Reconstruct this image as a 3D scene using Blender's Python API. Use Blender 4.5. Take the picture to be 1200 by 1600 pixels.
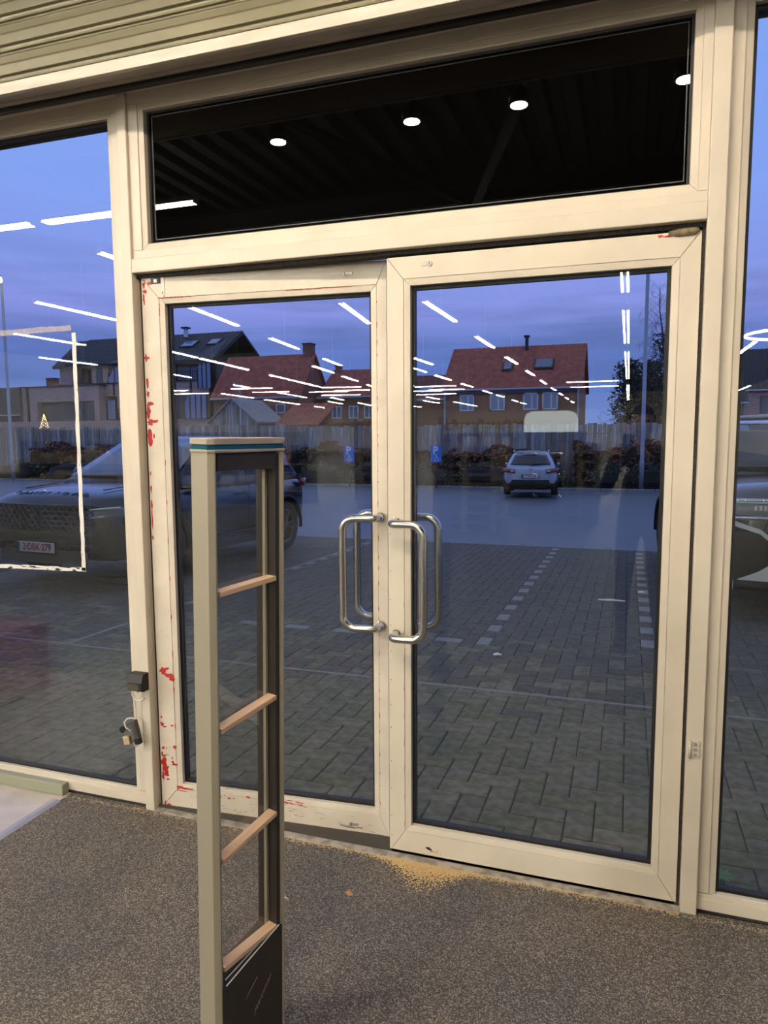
import bpy, bmesh, math, random
from mathutils import Vector, Matrix, Euler
R = math.radians
rnd = random.Random(7)
C = bpy.context.scene.collection
for o in list(bpy.data.objects): bpy.data.objects.remove(o)
scene = bpy.context.scene

# ------------------------------------------------------------------ camera
CAM_D, CAM_H, FPX = 2.293, 1.5, 1117.66
YAW, PITCH, ROLL = -0.329163, -0.106038, -0.0062676
cf = Vector((math.sin(YAW)*math.cos(PITCH), math.cos(YAW)*math.cos(PITCH), math.sin(PITCH)))
cr = Vector((math.cos(YAW), -math.sin(YAW), 0)); cu = cr.cross(cf)
c_, s_ = math.cos(ROLL), math.sin(ROLL)
cr, cu = cr*c_ + cu*s_, cu*c_ - cr*s_
cam = bpy.data.cameras.new('camera'); camo = bpy.data.objects.new('camera', cam); C.objects.link(camo)
cam.sensor_fit = 'VERTICAL'; cam.sensor_height = 36; cam.sensor_width = 27
cam.lens = FPX/1600*36; cam.clip_start = 0.02; cam.clip_end = 500
m = Matrix.Identity(4)
for i in range(3):
    m[i][0], m[i][1], m[i][2] = cr[i], cu[i], -cf[i]
m.translation = (0, -CAM_D, CAM_H)
camo.matrix_world = m
scene.camera = camo
scene.view_settings.view_transform = 'Standard'; scene.view_settings.look = 'None'
scene.view_settings.exposure = 0.0; scene.view_settings.gamma = 1.0
scene.view_settings.use_curve_mapping = False
scene.cycles.transparent_max_bounces = 24
scene.cycles.caustics_reflective = False; scene.cycles.caustics_refractive = False
scene.cycles.max_bounces = 8
scene.cycles.sample_clamp_indirect = 8

# ------------------------------------------------------------------ sky at dusk
wd = bpy.data.worlds.new('dusk_sky'); scene.world = wd; wd.use_nodes = True
nt = wd.node_tree; nt.nodes.clear()
N = lambda t, **k: (lambda n: ([setattr(n, a, b) for a, b in k.items()], n)[1])(nt.nodes.new(t))
L = nt.links.new
tc = N('ShaderNodeTexCoord'); sep = N('ShaderNodeSeparateXYZ'); L(tc.outputs['Generated'], sep.inputs[0])
ramp = N('ShaderNodeValToRGB'); L(sep.outputs['Z'], ramp.inputs[0])
el = ramp.color_ramp.elements
stops = [(0.0, (.15, .26, .64)), (0.05, (.135, .235, .65)), (0.085, (.105, .195, .58)), (0.12, (.15, .225, .63)), (0.165, (.275, .325, .84)),
         (0.21, (.265, .345, .88)), (0.29, (.255, .395, .97)), (0.40, (.245, .40, .98)), (0.70, (.285, .38, .74)), (1.0, (.31, .37, .60))]
el[0].position = stops[0][0]; el[0].color = (*stops[0][1], 1)
el[1].position = stops[-1][0]; el[1].color = (*stops[-1][1], 1)
for p, col in stops[1:-1]:
    e = el.new(p); e.color = (*col, 1)
mp = N('ShaderNodeMapping'); mp.inputs['Scale'].default_value = (3.2, 3.2, 26); L(tc.outputs['Generated'], mp.inputs[0])
nz = N('ShaderNodeTexNoise'); nz.inputs['Scale'].default_value = 1.4; nz.inputs['Detail'].default_value = 5; L(mp.outputs[0], nz.inputs[0])
cr2 = N('ShaderNodeValToRGB'); L(nz.outputs[0], cr2.inputs[0])
cr2.color_ramp.elements[0].position = .46; cr2.color_ramp.elements[1].position = .66
band = N('ShaderNodeValToRGB'); L(sep.outputs['Z'], band.inputs[0])
band.color_ramp.elements[0].position = 0.0; band.color_ramp.elements[0].color = (.45, .45, .45, 1)
band.color_ramp.elements[1].position = .26; band.color_ramp.elements[1].color = (0, 0, 0, 1)
e = band.color_ramp.elements.new(.13); e.color = (.75, .75, .75, 1)
mul = N('ShaderNodeMath', operation='MULTIPLY'); L(cr2.outputs[0], mul.inputs[0]); L(band.outputs[0], mul.inputs[1])
mix = N('ShaderNodeMix', data_type='RGBA'); L(mul.outputs[0], mix.inputs['Factor']); L(ramp.outputs[0], mix.inputs['A'])
mix.inputs['B'].default_value = (.115, .175, .46, 1)
bg = N('ShaderNodeBackground'); L(mix.outputs['Result'], bg.inputs[0]); bg.inputs[1].default_value = 1.16
ow = N('ShaderNodeOutputWorld'); L(bg.outputs[0], ow.inputs[0])

# lamp strengths of the shop (the lamps themselves are built further down)
STRIP_EMIT = 360.0
SPOT_EMIT = 1080.0

# ------------------------------------------------------------------ materials
MATS = {}
def new_mat(name):
    mt = bpy.data.materials.new(name); mt.use_nodes = True
    t = mt.node_tree; t.nodes.clear()
    out = t.nodes.new('ShaderNodeOutputMaterial')
    return mt, t, out
def mat(name, col, rough=.5, metal=0, var=.0, vscale=8, bump=0, bscale=60, spec=.5, coat=0, stretch=None, col2=None, lo=.35, hi=.65):
    if name in MATS: return MATS[name]
    mt, t, out = new_mat(name)
    b = t.nodes.new('ShaderNodeBsdfPrincipled'); t.links.new(b.outputs[0], out.inputs[0])
    b.inputs['Base Color'].default_value = (*col, 1); b.inputs['Roughness'].default_value = rough
    b.inputs['Metallic'].default_value = metal; b.inputs['Specular IOR Level'].default_value = spec
    b.inputs['Coat Weight'].default_value = coat
    if var or col2 or bump:
        tcn = t.nodes.new('ShaderNodeTexCoord'); mpn = t.nodes.new('ShaderNodeMapping')
        t.links.new(tcn.outputs['Object'], mpn.inputs[0])
        if stretch: mpn.inputs['Scale'].default_value = stretch
    if var or col2:
        n = t.nodes.new('ShaderNodeTexNoise'); n.inputs['Scale'].default_value = vscale; n.inputs['Detail'].default_value = 6
        t.links.new(mpn.outputs[0], n.inputs[0])
        rp = t.nodes.new('ShaderNodeValToRGB'); t.links.new(n.outputs[0], rp.inputs[0])
        rp.color_ramp.elements[0].position = lo; rp.color_ramp.elements[1].position = hi
        c2 = col2 if col2 else tuple(min(1, c*(1+var)) for c in col)
        c1 = col if col2 else tuple(c*(1-var) for c in col)
        rp.color_ramp.elements[0].color = (*c1, 1); rp.color_ramp.elements[1].color = (*c2, 1)
        t.links.new(rp.outputs[0], b.inputs['Base Color'])
    if bump:
        n2 = t.nodes.new('ShaderNodeTexNoise'); n2.inputs['Scale'].default_value = bscale; n2.inputs['Detail'].default_value = 4
        t.links.new(mpn.outputs[0], n2.inputs[0])
        bp = t.nodes.new('ShaderNodeBump'); bp.inputs['Strength'].default_value = bump; bp.inputs['Distance'].default_value = .01
        t.links.new(n2.outputs[0], bp.inputs['Height']); t.links.new(bp.outputs[0], b.inputs['Normal'])
    MATS[name] = mt; return mt
def emis(name, col, s):
    if name in MATS: return MATS[name]
    mt, t, out = new_mat(name); e = t.nodes.new('ShaderNodeEmission')
    e.inputs[0].default_value = (*col, 1); e.inputs[1].default_value = s; t.links.new(e.outputs[0], out.inputs[0])
    MATS[name] = mt; return mt
def pane_mat(name, tint=(.95, .97, .96), r0=.05, rough=0.0):
    """thin clear sheet: what is not mirrored passes straight through"""
    if name in MATS: return MATS[name]
    mt, t, out = new_mat(name)
    tr = t.nodes.new('ShaderNodeBsdfTransparent'); tr.inputs[0].default_value = (*tint, 1)
    gl = t.nodes.new('ShaderNodeBsdfGlossy'); gl.inputs['Roughness'].default_value = rough
    lw = t.nodes.new('ShaderNodeLayerWeight'); lw.inputs['Blend'].default_value = .5
    p = t.nodes.new('ShaderNodeMath'); p.operation = 'POWER'; p.inputs[1].default_value = 5
    t.links.new(lw.outputs['Facing'], p.inputs[0])
    ma = t.nodes.new('ShaderNodeMath'); ma.operation = 'MULTIPLY_ADD'; ma.inputs[1].default_value = 1-r0; ma.inputs[2].default_value = r0
    t.links.new(p.outputs[0], ma.inputs[0])
    mx = t.nodes.new('ShaderNodeMixShader'); t.links.new(ma.outputs[0], mx.inputs[0])
    t.links.new(tr.outputs[0], mx.inputs[1]); t.links.new(gl.outputs[0], mx.inputs[2]); t.links.new(mx.outputs[0], out.inputs[0])
    MATS[name] = mt; return mt
def carpet_mat():
    mt, t, out = new_mat('speckled_mat')
    b = t.nodes.new('ShaderNodeBsdfPrincipled'); t.links.new(b.outputs[0], out.inputs[0]); b.inputs['Roughness'].default_value = .9
    tcn = t.nodes.new('ShaderNodeTexCoord')
    v = t.nodes.new('ShaderNodeTexVoronoi'); v.inputs['Scale'].default_value = 330; t.links.new(tcn.outputs['Object'], v.inputs[0])
    bw = t.nodes.new('ShaderNodeSeparateColor'); t.links.new(v.outputs['Color'], bw.inputs[0])
    rp = t.nodes.new('ShaderNodeValToRGB'); t.links.new(bw.outputs[0], rp.inputs[0])
    rp.color_ramp.interpolation = 'LINEAR'
    rp.color_ramp.elements[0].position = .25; rp.color_ramp.elements[0].color = (.072, .066, .061, 1)
    rp.color_ramp.elements[1].position = 1; rp.color_ramp.elements[1].color = (.37, .335, .295, 1)
    e = rp.color_ramp.elements.new(.62); e.color = (.128, .117, .106, 1)
    n = t.nodes.new('ShaderNodeTexNoise'); n.inputs['Scale'].default_value = 1.6; n.inputs['Detail'].default_value = 5
    t.links.new(tcn.outputs['Object'], n.inputs[0])
    r2 = t.nodes.new('ShaderNodeValToRGB'); t.links.new(n.outputs[0], r2.inputs[0])
    r2.color_ramp.elements[0].position = .35; r2.color_ramp.elements[0].color = (.78, .78, .80, 1)
    r2.color_ramp.elements[1].position = .68; r2.color_ramp.elements[1].color = (1.25, 1.15, 1.0, 1)
    mx = t.nodes.new('ShaderNodeMix'); mx.data_type = 'RGBA'; mx.blend_type = 'MULTIPLY'; mx.inputs['Factor'].default_value = 1
    t.links.new(rp.outputs[0], mx.inputs['A']); t.links.new(r2.outputs[0], mx.inputs['B'])
    t.links.new(mx.outputs['Result'], b.inputs['Base Color'])
    bp = t.nodes.new('ShaderNodeBump'); bp.inputs['Strength'].default_value = .5; bp.inputs['Distance'].default_value = .004
    t.links.new(v.outputs['Distance'], bp.inputs['Height']); t.links.new(bp.outputs[0], b.inputs['Normal'])
    return mt
def brick_mat(name, c1, c2, mortar, sx, sy, axes='XZ', rough=.85, msize=.02):
    if name in MATS: return MATS[name]
    mt, t, out = new_mat(name)
    b = t.nodes.new('ShaderNodeBsdfPrincipled'); t.links.new(b.outputs[0], out.inputs[0]); b.inputs['Roughness'].default_value = rough
    tcn = t.nodes.new('ShaderNodeTexCoord'); sp = t.nodes.new('ShaderNodeSeparateXYZ'); cb = t.nodes.new('ShaderNodeCombineXYZ')
    t.links.new(tcn.outputs['Object'], sp.inputs[0])
    ad = t.nodes.new('ShaderNodeMath'); ad.operation = 'ADD'
    t.links.new(sp.outputs['X'], ad.inputs[0]); t.links.new(sp.outputs['Y'], ad.inputs[1])
    t.links.new(ad.outputs[0], cb.inputs[0]); t.links.new(sp.outputs['Z'], cb.inputs[1])
    br = t.nodes.new('ShaderNodeTexBrick'); t.links.new(cb.outputs[0], br.inputs[0])
    br.inputs['Scale'].default_value = 1; br.inputs['Brick Width'].default_value = sx; br.inputs['Row Height'].default_value = sy
    br.inputs['Mortar Size'].default_value = msize; br.inputs['Color1'].default_value = (*c1, 1); br.inputs['Color2'].default_value = (*c2, 1)
    br.inputs['Mortar'].default_value = (*mortar, 1)
    t.links.new(br.outputs[0], b.inputs['Base Color'])
    MATS[name] = mt; return mt

PAINT = mat('cream_paint', (.63, .570, .480), .42, var=.05, vscale=5, bump=.05, bscale=25)
PAINT_OLD = mat('worn_cream_paint', (.63, .570, .480), .45, var=.07, vscale=9, bump=.1, bscale=40)
PAINT_EDGE = mat('scuffed_cream_paint', (.63, .575, .49), .45, var=.09, vscale=14, stretch=(.4, 4, 4))
OLIVE = mat('olive_sheet_metal', (.175, .160, .095), .40, metal=.2, var=.06, vscale=3)
BLACK = mat('black_rubber', (.010, .010, .011), .55)
SEAL = mat('dark_brush_seal', (.03, .025, .02), .9, var=.6, vscale=120)
GLASS = pane_mat('window_glass', (.935, .95, .945), .066)
ACRYL = pane_mat('clear_acrylic', (.955, .96, .955), .085, .015)
STEEL = mat('satin_stainless_steel', (.66, .64, .60), .20, metal=1, var=.04, vscale=30)
RED = mat('old_red_paint', (.42, .018, .014), .5, var=.2, vscale=60)
ALU = mat('grey_aluminium', (.46, .44, .42), .45, metal=.6, var=.1, vscale=30)
DARKMETAL = mat('dark_metal', (.02, .02, .021), .45, metal=.3)
BRASS = mat('brass', (.75, .60, .36), .35, metal=.9)
WHITE_TAPE = mat('white_tape', (.72, .70, .68), .7, col2=(.40, .38, .36), vscale=55, lo=.60, hi=.75)

# ------------------------------------------------------------------ mesh tools
def wm(o):
    mm = o.matrix_basis.copy()
    while o.parent: o = o.parent; mm = o.matrix_basis @ mm
    return mm
class MB:
    def __init__(s): s.v = []; s.f = []
    def add(s, vs, fs):
        k = len(s.v); s.v += [tuple(p) for p in vs]; s.f += [tuple(i+k for i in f) for f in fs]; return s
    def box(s, x0, x1, y0, y1, z0, z1):
        return s.add([(x0,y0,z0),(x1,y0,z0),(x1,y1,z0),(x0,y1,z0),(x0,y0,z1),(x1,y0,z1),(x1,y1,z1),(x0,y1,z1)],
                     [(0,3,2,1),(4,5,6,7),(0,1,5,4),(1,2,6,5),(2,3,7,6),(3,0,4,7)])
    def prism(s, pts, axis, a, b):
        """pts: 2D outline in the plane across axis ('x': (y,z), 'y': (x,z), 'z': (x,y))"""
        n = len(pts)
        def P(p, t): return (t, p[0], p[1]) if axis == 'x' else (p[0], t, p[1]) if axis == 'y' else (p[0], p[1], t)
        vs = [P(p, a) for p in pts] + [P(p, b) for p in pts]
        fs = [tuple(range(n)), tuple(range(2*n-1, n-1, -1))] + [(i, i+n, (i+1) % n + n, (i+1) % n) for i in range(n)]
        return s.add(vs, fs)
    def tube(s, pts, r, n=10, cap=True, closed=False):
        pts = [Vector(p) for p in pts]; rs = r if isinstance(r, (list, tuple)) else [r]*len(pts)
        rings = []; up = None; M = len(pts)
        for i, p in enumerate(pts):
            if closed: d = (pts[(i+1) % M]-pts[i-1]).normalized()
            else: d = (pts[min(i+1, M-1)]-pts[max(i-1, 0)]).normalized()
            if up is None:
                a = Vector((0,0,1)) if abs(d.z) < .9 else Vector((1,0,0)); up = (a - d*a.dot(d)).normalized()
            else: up = (up - d*up.dot(d)).normalized()
            w = d.cross(up)
            rings.append([p + (up*math.cos(2*math.pi*k/n) + w*math.sin(2*math.pi*k/n))*rs[i] for k in range(n)])
        vs = [q for rr in rings for q in rr]; fs = []
        for i in range(M if closed else M-1):
            j = (i+1) % M
            for k in range(n): fs.append((i*n+k, i*n+(k+1) % n, j*n+(k+1) % n, j*n+k))
        if cap and not closed: fs += [tuple(range(n-1, -1, -1)), tuple((M-1)*n+k for k in range(n))]
        return s.add(vs, fs)
    def cyl(s, p0, p1, r, n=16): return s.tube([p0, p1], r, n)
    def grid(s, rows, closed_u=False):
        nu = len(rows[0]); vs = [q for rr in rows for q in rr]; fs = []
        for i in range(len(rows)-1):
            for k in range(nu if closed_u else nu-1): fs.append((i*nu+k, i*nu+(k+1) % nu, (i+1)*nu+(k+1) % nu, (i+1)*nu+k))
        return s.add(vs, fs)
    def build(s, name, material, parent=None, smooth=False, bevel=0, world=True, sub=0, solid=0):
        me = bpy.data.meshes.new(name); vs = s.v
        if parent is not None and world:
            iv = wm(parent).inverted(); vs = [tuple(iv @ Vector(p)) for p in vs]
        me.from_pydata(vs, [], s.f); me.update()
        bm = bmesh.new(); bm.from_mesh(me); bmesh.ops.recalc_face_normals(bm, faces=bm.faces); bm.to_mesh(me); bm.free()
        o = bpy.data.objects.new(name, me); C.objects.link(o)
        if isinstance(material, (list, tuple)):
            for q in material: me.materials.append(q)
        else: me.materials.append(material)
        if parent is not None: o.parent = parent
        if solid:
            md = o.modifiers.new('thick', 'SOLIDIFY'); md.thickness = solid; md.offset = 0
        if bevel:
            md = o.modifiers.new('bevel', 'BEVEL'); md.width = bevel; md.segments = 2; md.limit_method = 'ANGLE'
        if sub:
            md = o.modifiers.new('sub', 'SUBSURF'); md.levels = sub; md.render_levels = sub
        if smooth:
            for p in me.polygons: p.use_smooth = True
        return o
def tag(o, label=None, cat=None, group=None, kind=None):
    if label: o['label'] = label
    if cat: o['category'] = cat
    if group: o['group'] = group
    if kind: o['kind'] = kind
    return o
def empty(name, loc, rotz=0, rot=None, **k):
    o = bpy.data.objects.new(name, None); C.objects.link(o); o.location = loc
    o.rotation_euler = rot if rot else (0, 0, rotz); o.empty_display_size = .1
    return tag(o, **k)
def struct(o): o['kind'] = 'structure'; return o
def box(name, m_, b, parent=None, **k): return MB().box(*b).build(name, m_, parent, **k)
def copy_tree(o, parent=None):
    c = o.copy(); C.objects.link(c)
    if parent is not None: c.parent = parent
    for ch in list(o.children): copy_tree(ch, c)
    return c
def text(name, body, size, m_, parent, loc, rot, depth=.001, align='CENTER', sx=1, off=0, space=1):
    cu_ = bpy.data.curves.new(name, 'FONT'); cu_.body = body; cu_.size = size; cu_.extrude = depth
    cu_.align_x = align; cu_.offset = off; cu_.space_character = space; cu_.align_y = 'CENTER'; cu_.materials.append(m_)
    o = bpy.data.objects.new(name, cu_); C.objects.link(o); o.location = loc; o.rotation_euler = rot; o.scale = (sx, 1, 1)
    me = bpy.data.meshes.new_from_object(o.evaluated_get(bpy.context.evaluated_depsgraph_get())); me.name = name
    q = bpy.data.objects.new(name, me); q.location = loc; q.rotation_euler = rot; q.scale = (sx, 1, 1)
    bpy.data.objects.remove(o); C.objects.link(q); q.name = name
    if parent is not None: q.parent = parent
    return q
ORD = ('first','second','third','fourth','fifth','sixth','seventh','eighth','ninth','tenth','eleventh','twelfth','thirteenth','fourteenth','fifteenth')
def ground_z(y): return -.02 - .026*max(0, min(y, 27.0))
def at(px, py, Y):
    """the world point in the plane y = Y that lies on the sight line of a photograph pixel"""
    d = cr*((px-600)/FPX) - cu*((py-800)/FPX) + cf
    t = (Y+CAM_D)/d.y; return Vector((0, -CAM_D, CAM_H)) + d*t

# ================================================================== THE SHOP FRONT
FX0, FX1 = -6.0, 3.2
CARPET = carpet_mat()
fl = MB()
fl.add([(-2.2,-2.6,0),(FX1+2,-2.6,0),(FX1+2,.0,0),(-2.2,.0,0)], [(0,1,2,3)])
struct(MB().box(-2.2, 5.0, -2.6, 0.02, -.03, 0.0).build('floor', CARPET))
struct(box('floor', mat('pale_vinyl', (.48,.44,.40), .35, col2=(.60,.53,.48), vscale=9), (-26,-2.2,-1.15,.02,-.03,-.001)))
DTILE = mat('dark_grey_tile', (.085,.08,.072), .5, var=.15, vscale=3)
struct(box('floor', DTILE, (-26,-2.2,-66,-1.15,-.03,-.001))); struct(box('floor', DTILE, (-2.2,9,-66,-2.6,-.03,-.001)))
t = empty('threshold_strip', (-2.2,-1.2,0), label='grey metal strip between the speckled mat and the pale floor', cat='floor strip')
sb = MB(); sb.prism([(-2.235,0),(-2.228,.006),(-2.205,.007),(-2.19,.0)], 'y', -2.6, -.055); sb.build('strip', mat('lilac_grey_metal', (.42,.41,.43), .45, metal=.4), t, bevel=.001)
for yy in (-.2,-.75,-1.3,-1.85):
    MB().cyl((-2.213,yy,.004),(-2.213,yy,.0085),.006,8).build('screw', ALU, t)

# fixed frame: two mullions, transom bar, head rail, sills, side window frames
def mullion(x0, x1, name):
    b = MB(); b.box(x0, x1, 0, .09, 0, 2.80); return struct(b.build(name, PAINT, bevel=.003))
mullion(-1.811, -1.770, 'trim_1'); mullion(.193, .241, 'trim_2')
struct(box('trim_3', PAINT, (-1.770,.193,0,.09,2.108,2.159), bevel=.003))           # transom bar
struct(box('trim_4', PAINT, (FX0,FX1,0.0,.09,2.745,2.83), bevel=.003))                # head rail
struct(box('trim_5', PAINT, (FX0,-1.811,.018,.09,.012,.050), bevel=.002))             # left sill
struct(box('trim_6', PAINT, (.241,FX1,.018,.09,.012,.050), bevel=.002))               # right sill
struct(box('trim_7', mat('dark_plinth', (.06,.052,.045), .9), (FX0,FX1,.03,.10,-.02,.014)))

def bead_frame(parent, x0, x1, z0, z1, gx0, gx1, gz0, gz1, yf, yg, mt=PAINT, name='glazing_bead', T=None):
    """four sloping beads from the outer rectangle to the glass edge"""
    T = T or (lambda p: p)
    def bead(o, i):  # outer edge pair, inner edge pair
        (ox0,oz0),(ox1,oz1) = o; (ix0,iz0),(ix1,iz1) = i
        vs = [T((ox0,yf,oz0)),T((ox1,yf,oz1)),T((ix1,yf+.004,iz1)),T((ix0,yf+.004,iz0)),T((ox0,yg,oz0)),T((ox1,yg,oz1)),T((ix1,yg,iz1)),T((ix0,yg,iz0))]
        MB().add(vs, [(0,1,2,3),(4,7,6,5),(0,4,5,1),(1,5,6,2),(2,6,7,3),(3,7,4,0)]).build(name, mt, parent, bevel=.0012)
    g = .0006
    bead(((x0,z0),(x1,z0)), ((gx0,gz0),(gx1,gz0))); bead(((x0,z1),(x1,z1)), ((gx0,gz1),(gx1,gz1)))
    bead(((x0,z0+g),(x0,z1-g)), ((gx0,gz0+g),(gx0,gz1-g))); bead(((x1,z0+g),(x1,z1-g)), ((gx1,gz0+g),(gx1,gz1-g)))
def ring(x0, x1, z0, z1, w, y0, y1, T=None):
    b = MB()
    for q in ((x0,x1,z0,z0+w),(x0,x1,z1-w,z1),(x0,x0+w,z0+w,z1-w),(x1-w,x1,z0+w,z1-w)):
        b.box(q[0],q[1],y0,y1,q[2],q[3])
    if T: b.v = [T(p) for p in b.v]
    return b
def glazing(parent, x0, x1, z0, z1, yg, m_=GLASS, T=None, thick=.022):
    """double glazing: gasket, black spacer, pane"""
    ring(x0-.004, x1+.004, z0-.004, z1+.004, .007, yg-.004, yg, T).build('gasket', BLACK, parent)
    ring(x0+.001, x1-.001, z0+.001, z1-.001, .010, yg+.002, yg+thick-.002, T).build('spacer', BLACK, parent)
    b = MB().box(x0, x1, yg, yg+thick, z0, z1)
    if T: b.v = [T(p) for p in b.v]
    return b.build('pane', m_, parent)

# left and right fixed windows
def fixed_window(name, x0, x1, gx0, gx1, z1=2.745, gz0=.066, gz1=2.68):
    w = struct(empty(name, ((x0+x1)/2, .03, .05)))
    f = MB(); f.box(x0,x1,.022,.085,gz1+.022,z1); f.box(x0,x1,.022,.085,.045,gz0-.004); f.box(x0,gx0-.02,.022,.085,gz0,gz1+.022); f.box(gx1+.02,x1,.022,.085,gz0,gz1+.022)
    f.build('frame', PAINT, w, bevel=.002)
    bead_frame(w, gx0-.02, gx1+.02, gz0-.016, gz1+.022, gx0, gx1, gz0, gz1, .026, .05)
    glazing(w, gx0, gx1, gz0, gz1, .05)
    return w
fixed_window('window_1', -4.6, -1.811, -4.5, -1.874)
fixed_window('window_2', .241, 2.9, .296, 2.8)
# dark awning edge outside above the glass
struct(box('trim_8', mat('dark_olive_edge', (.045,.045,.03), .6), (FX0,-1.74,.12,.145,2.69,2.88)))
struct(box('trim_9', MATS['dark_olive_edge'], (.22,FX1,.12,.145,2.69,2.88)))
struct(box('wall_outside', mat('dark_facade', (.05,.05,.045), .8), (FX0-3,FX1+3,.09,.42,2.87,5.6)))
struct(box('wall_left', PAINT, (-9,-4.6,.0,.3,0,5.5)))
struct(box('wall_right', PAINT, (2.9,9,.0,.3,0,5.5)))

# transom window with a black backed pane
w = struct(empty('window_3', (-.79,.03,2.45)))
f = MB(); f.box(-1.770,.193,.012,.085,2.705,2.745); f.box(-1.770,.193,.012,.085,2.159,2.190); f.box(-1.770,-1.728,.012,.085,2.19,2.705); f.box(.166,.193,.012,.085,2.19,2.705)
f.build('frame', PAINT, w, bevel=.002)
bead_frame(w, -1.728,.166,2.19,2.705,-1.707,.144,2.213,2.683,.016,.045)
ring(-1.711,.148,2.209,2.687,.012,.040,.046).build('gasket', BLACK, w)
mt, tt, out = new_mat('black_backed_glass'); b_ = tt.nodes.new('ShaderNodeBsdfPrincipled'); tt.links.new(b_.outputs[0], out.inputs[0])
b_.inputs['Base Color'].default_value = (.0012,.0012,.0013,1); b_.inputs['Roughness'].default_value = .0; b_.inputs['IOR'].default_value = 1.48
box('pane', mt, (-1.707,.144,.046,.060,2.213,2.683), w)
ring(-1.690,.130,2.230,2.668,.003,.0445,.0462).build('edge_seal', mat('grey_seal', (.06,.065,.08), .4), w)
box('backing', BLACK, (-1.72,.16,.062,.085,2.2,2.70), w)

# seal, lip and cladding above the head rail
struct(MB().tube([(FX0,-.012,2.752),(FX1,-.012,2.752)], .012, 10).build('trim_10', mat('black_seal', (.012,.011,.010), .38), smooth=True))
struct(MB().prism([(0,2.762),(-.026,2.762),(-.028,2.775),(0,2.775)], 'x', FX0, FX1).build('trim_11', PAINT_EDGE, bevel=.0015))
struct(MB().prism([(0,2.775),(-.028,2.775),(-.205,2.700),(-.205,2.712),(0,2.86)], 'x', FX0, FX1).build('trim_12', PAINT, bevel=.0005))
struct(MB().prism([(-.200,2.697),(-.218,2.697),(-.222,2.732),(-.200,2.732)], 'x', FX0, FX1).build('trim_13', PAINT_EDGE, bevel=.0015))
clad = empty('wall_cladding', (-.9,-.2,2.80)); struct(clad)
def cladding_slat(z0, y0):
    # a ribbed sheet profile: flat face, step, double bead
    h = .0985
    pts = [(y0+.003,z0),(y0-.005,z0+.003),(y0-.005,z0+.008),(y0+.003,z0+.011),(y0+.001,z0+.020),(y0-.008,z0+.024),(y0-.010,z0+.055),(y0-.003,z0+.064),(y0-.003,z0+.086),(y0-.006,z0+.089),(y0-.006,z0+.094),(y0+.0,z0+h)]
    pts += [(y0+.03,z0+h),(y0+.03,z0)]
    return MB().prism(pts, 'x', FX0, FX1)
for k in range(9):
    cladding_slat(2.732+k*.0985, -.216).build('cladding_slat', OLIVE, clad, bevel=.0012)
struct(box('wall_front', mat('dark_board', (.08,.075,.06), .8), (-9,9,-.185,.09,2.86,5.4)))

# ------------------------------------------------------------------ door leaves
def leaf_T(o): return None
def door_leaf(name, origin, rotz, Wd, Ht, gu0, gu1, gz0, gz1, free_left, worn, label):
    d = struct(empty(name, origin, rotz)); d['label'] = label
    B = .022; P_ = PAINT_OLD if worn else PAINT
    u0, u1, z0, z1 = gu0-B, gu1+B, gz0-B, gz1+B; g = .0007
    def piece(n, pts): MB().prism(pts, 'y', 0, .055).build(n, P_, d, bevel=.0014, world=False)
    piece('stile', [(0,.004+g),(u0,z0+g),(u0,z1-g),(0,Ht-g)])
    piece('stile', [(Wd,.004+g),(Wd,Ht-g),(u1,z1-g),(u1,z0+g)])
    piece('rail', [(g,Ht),(u0+g,z1),(u1-g,z1),(Wd-g,Ht)])
    piece('rail', [(g,.004),(Wd-g,.004),(u1-g,z0),(u0+g,z0)])
    box('core', BLACK, (.006,u0-.002,.012,.050,.012,Ht-.01), d, world=False); box('core', BLACK, (u1+.002,Wd-.006,.012,.050,.012,Ht-.01), d, world=False)
    M_ = wm(d); T = lambda p: tuple(M_ @ Vector(p))
    bead_frame(d, u0+g, u1-g, z0+g, z1-g, gu0, gu1, gz0, gz1, .0012, .026, P_, T=T)
    glazing(d, gu0, gu1, gz0, gz1, .026, T=T)
    return d
lleaf = door_leaf('door_1', (-1.757,.036,0), R(4.0), .955, 2.100, .094, .897, .111, 1.998, False, True, 'left glazed door leaf with chipped cream paint over red')
rleaf = door_leaf('door_2', (-.779,.030,0), 0, .962, 2.086, .080, .884, .113, 1.993, True, False, 'right glazed door leaf with clean cream frame')
struct(box('trim_14', SEAL, (-1.770,.193,.030,.075,2.094,2.109)))
struct(box('trim_15', SEAL, (.1845,.194,.034,.085,.01,2.10)))
struct(box('trim_16', SEAL, (-1.771,-1.760,.046,.085,.01,2.10)))
struct(box('trim_17', mat('worn_threshold', (.40,.37,.34), .6, col2=(.22,.20,.18), vscale=22, lo=.45, hi=.6), (-1.77,.193,-.004,.16,-.02,.0035), bevel=.002))

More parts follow.
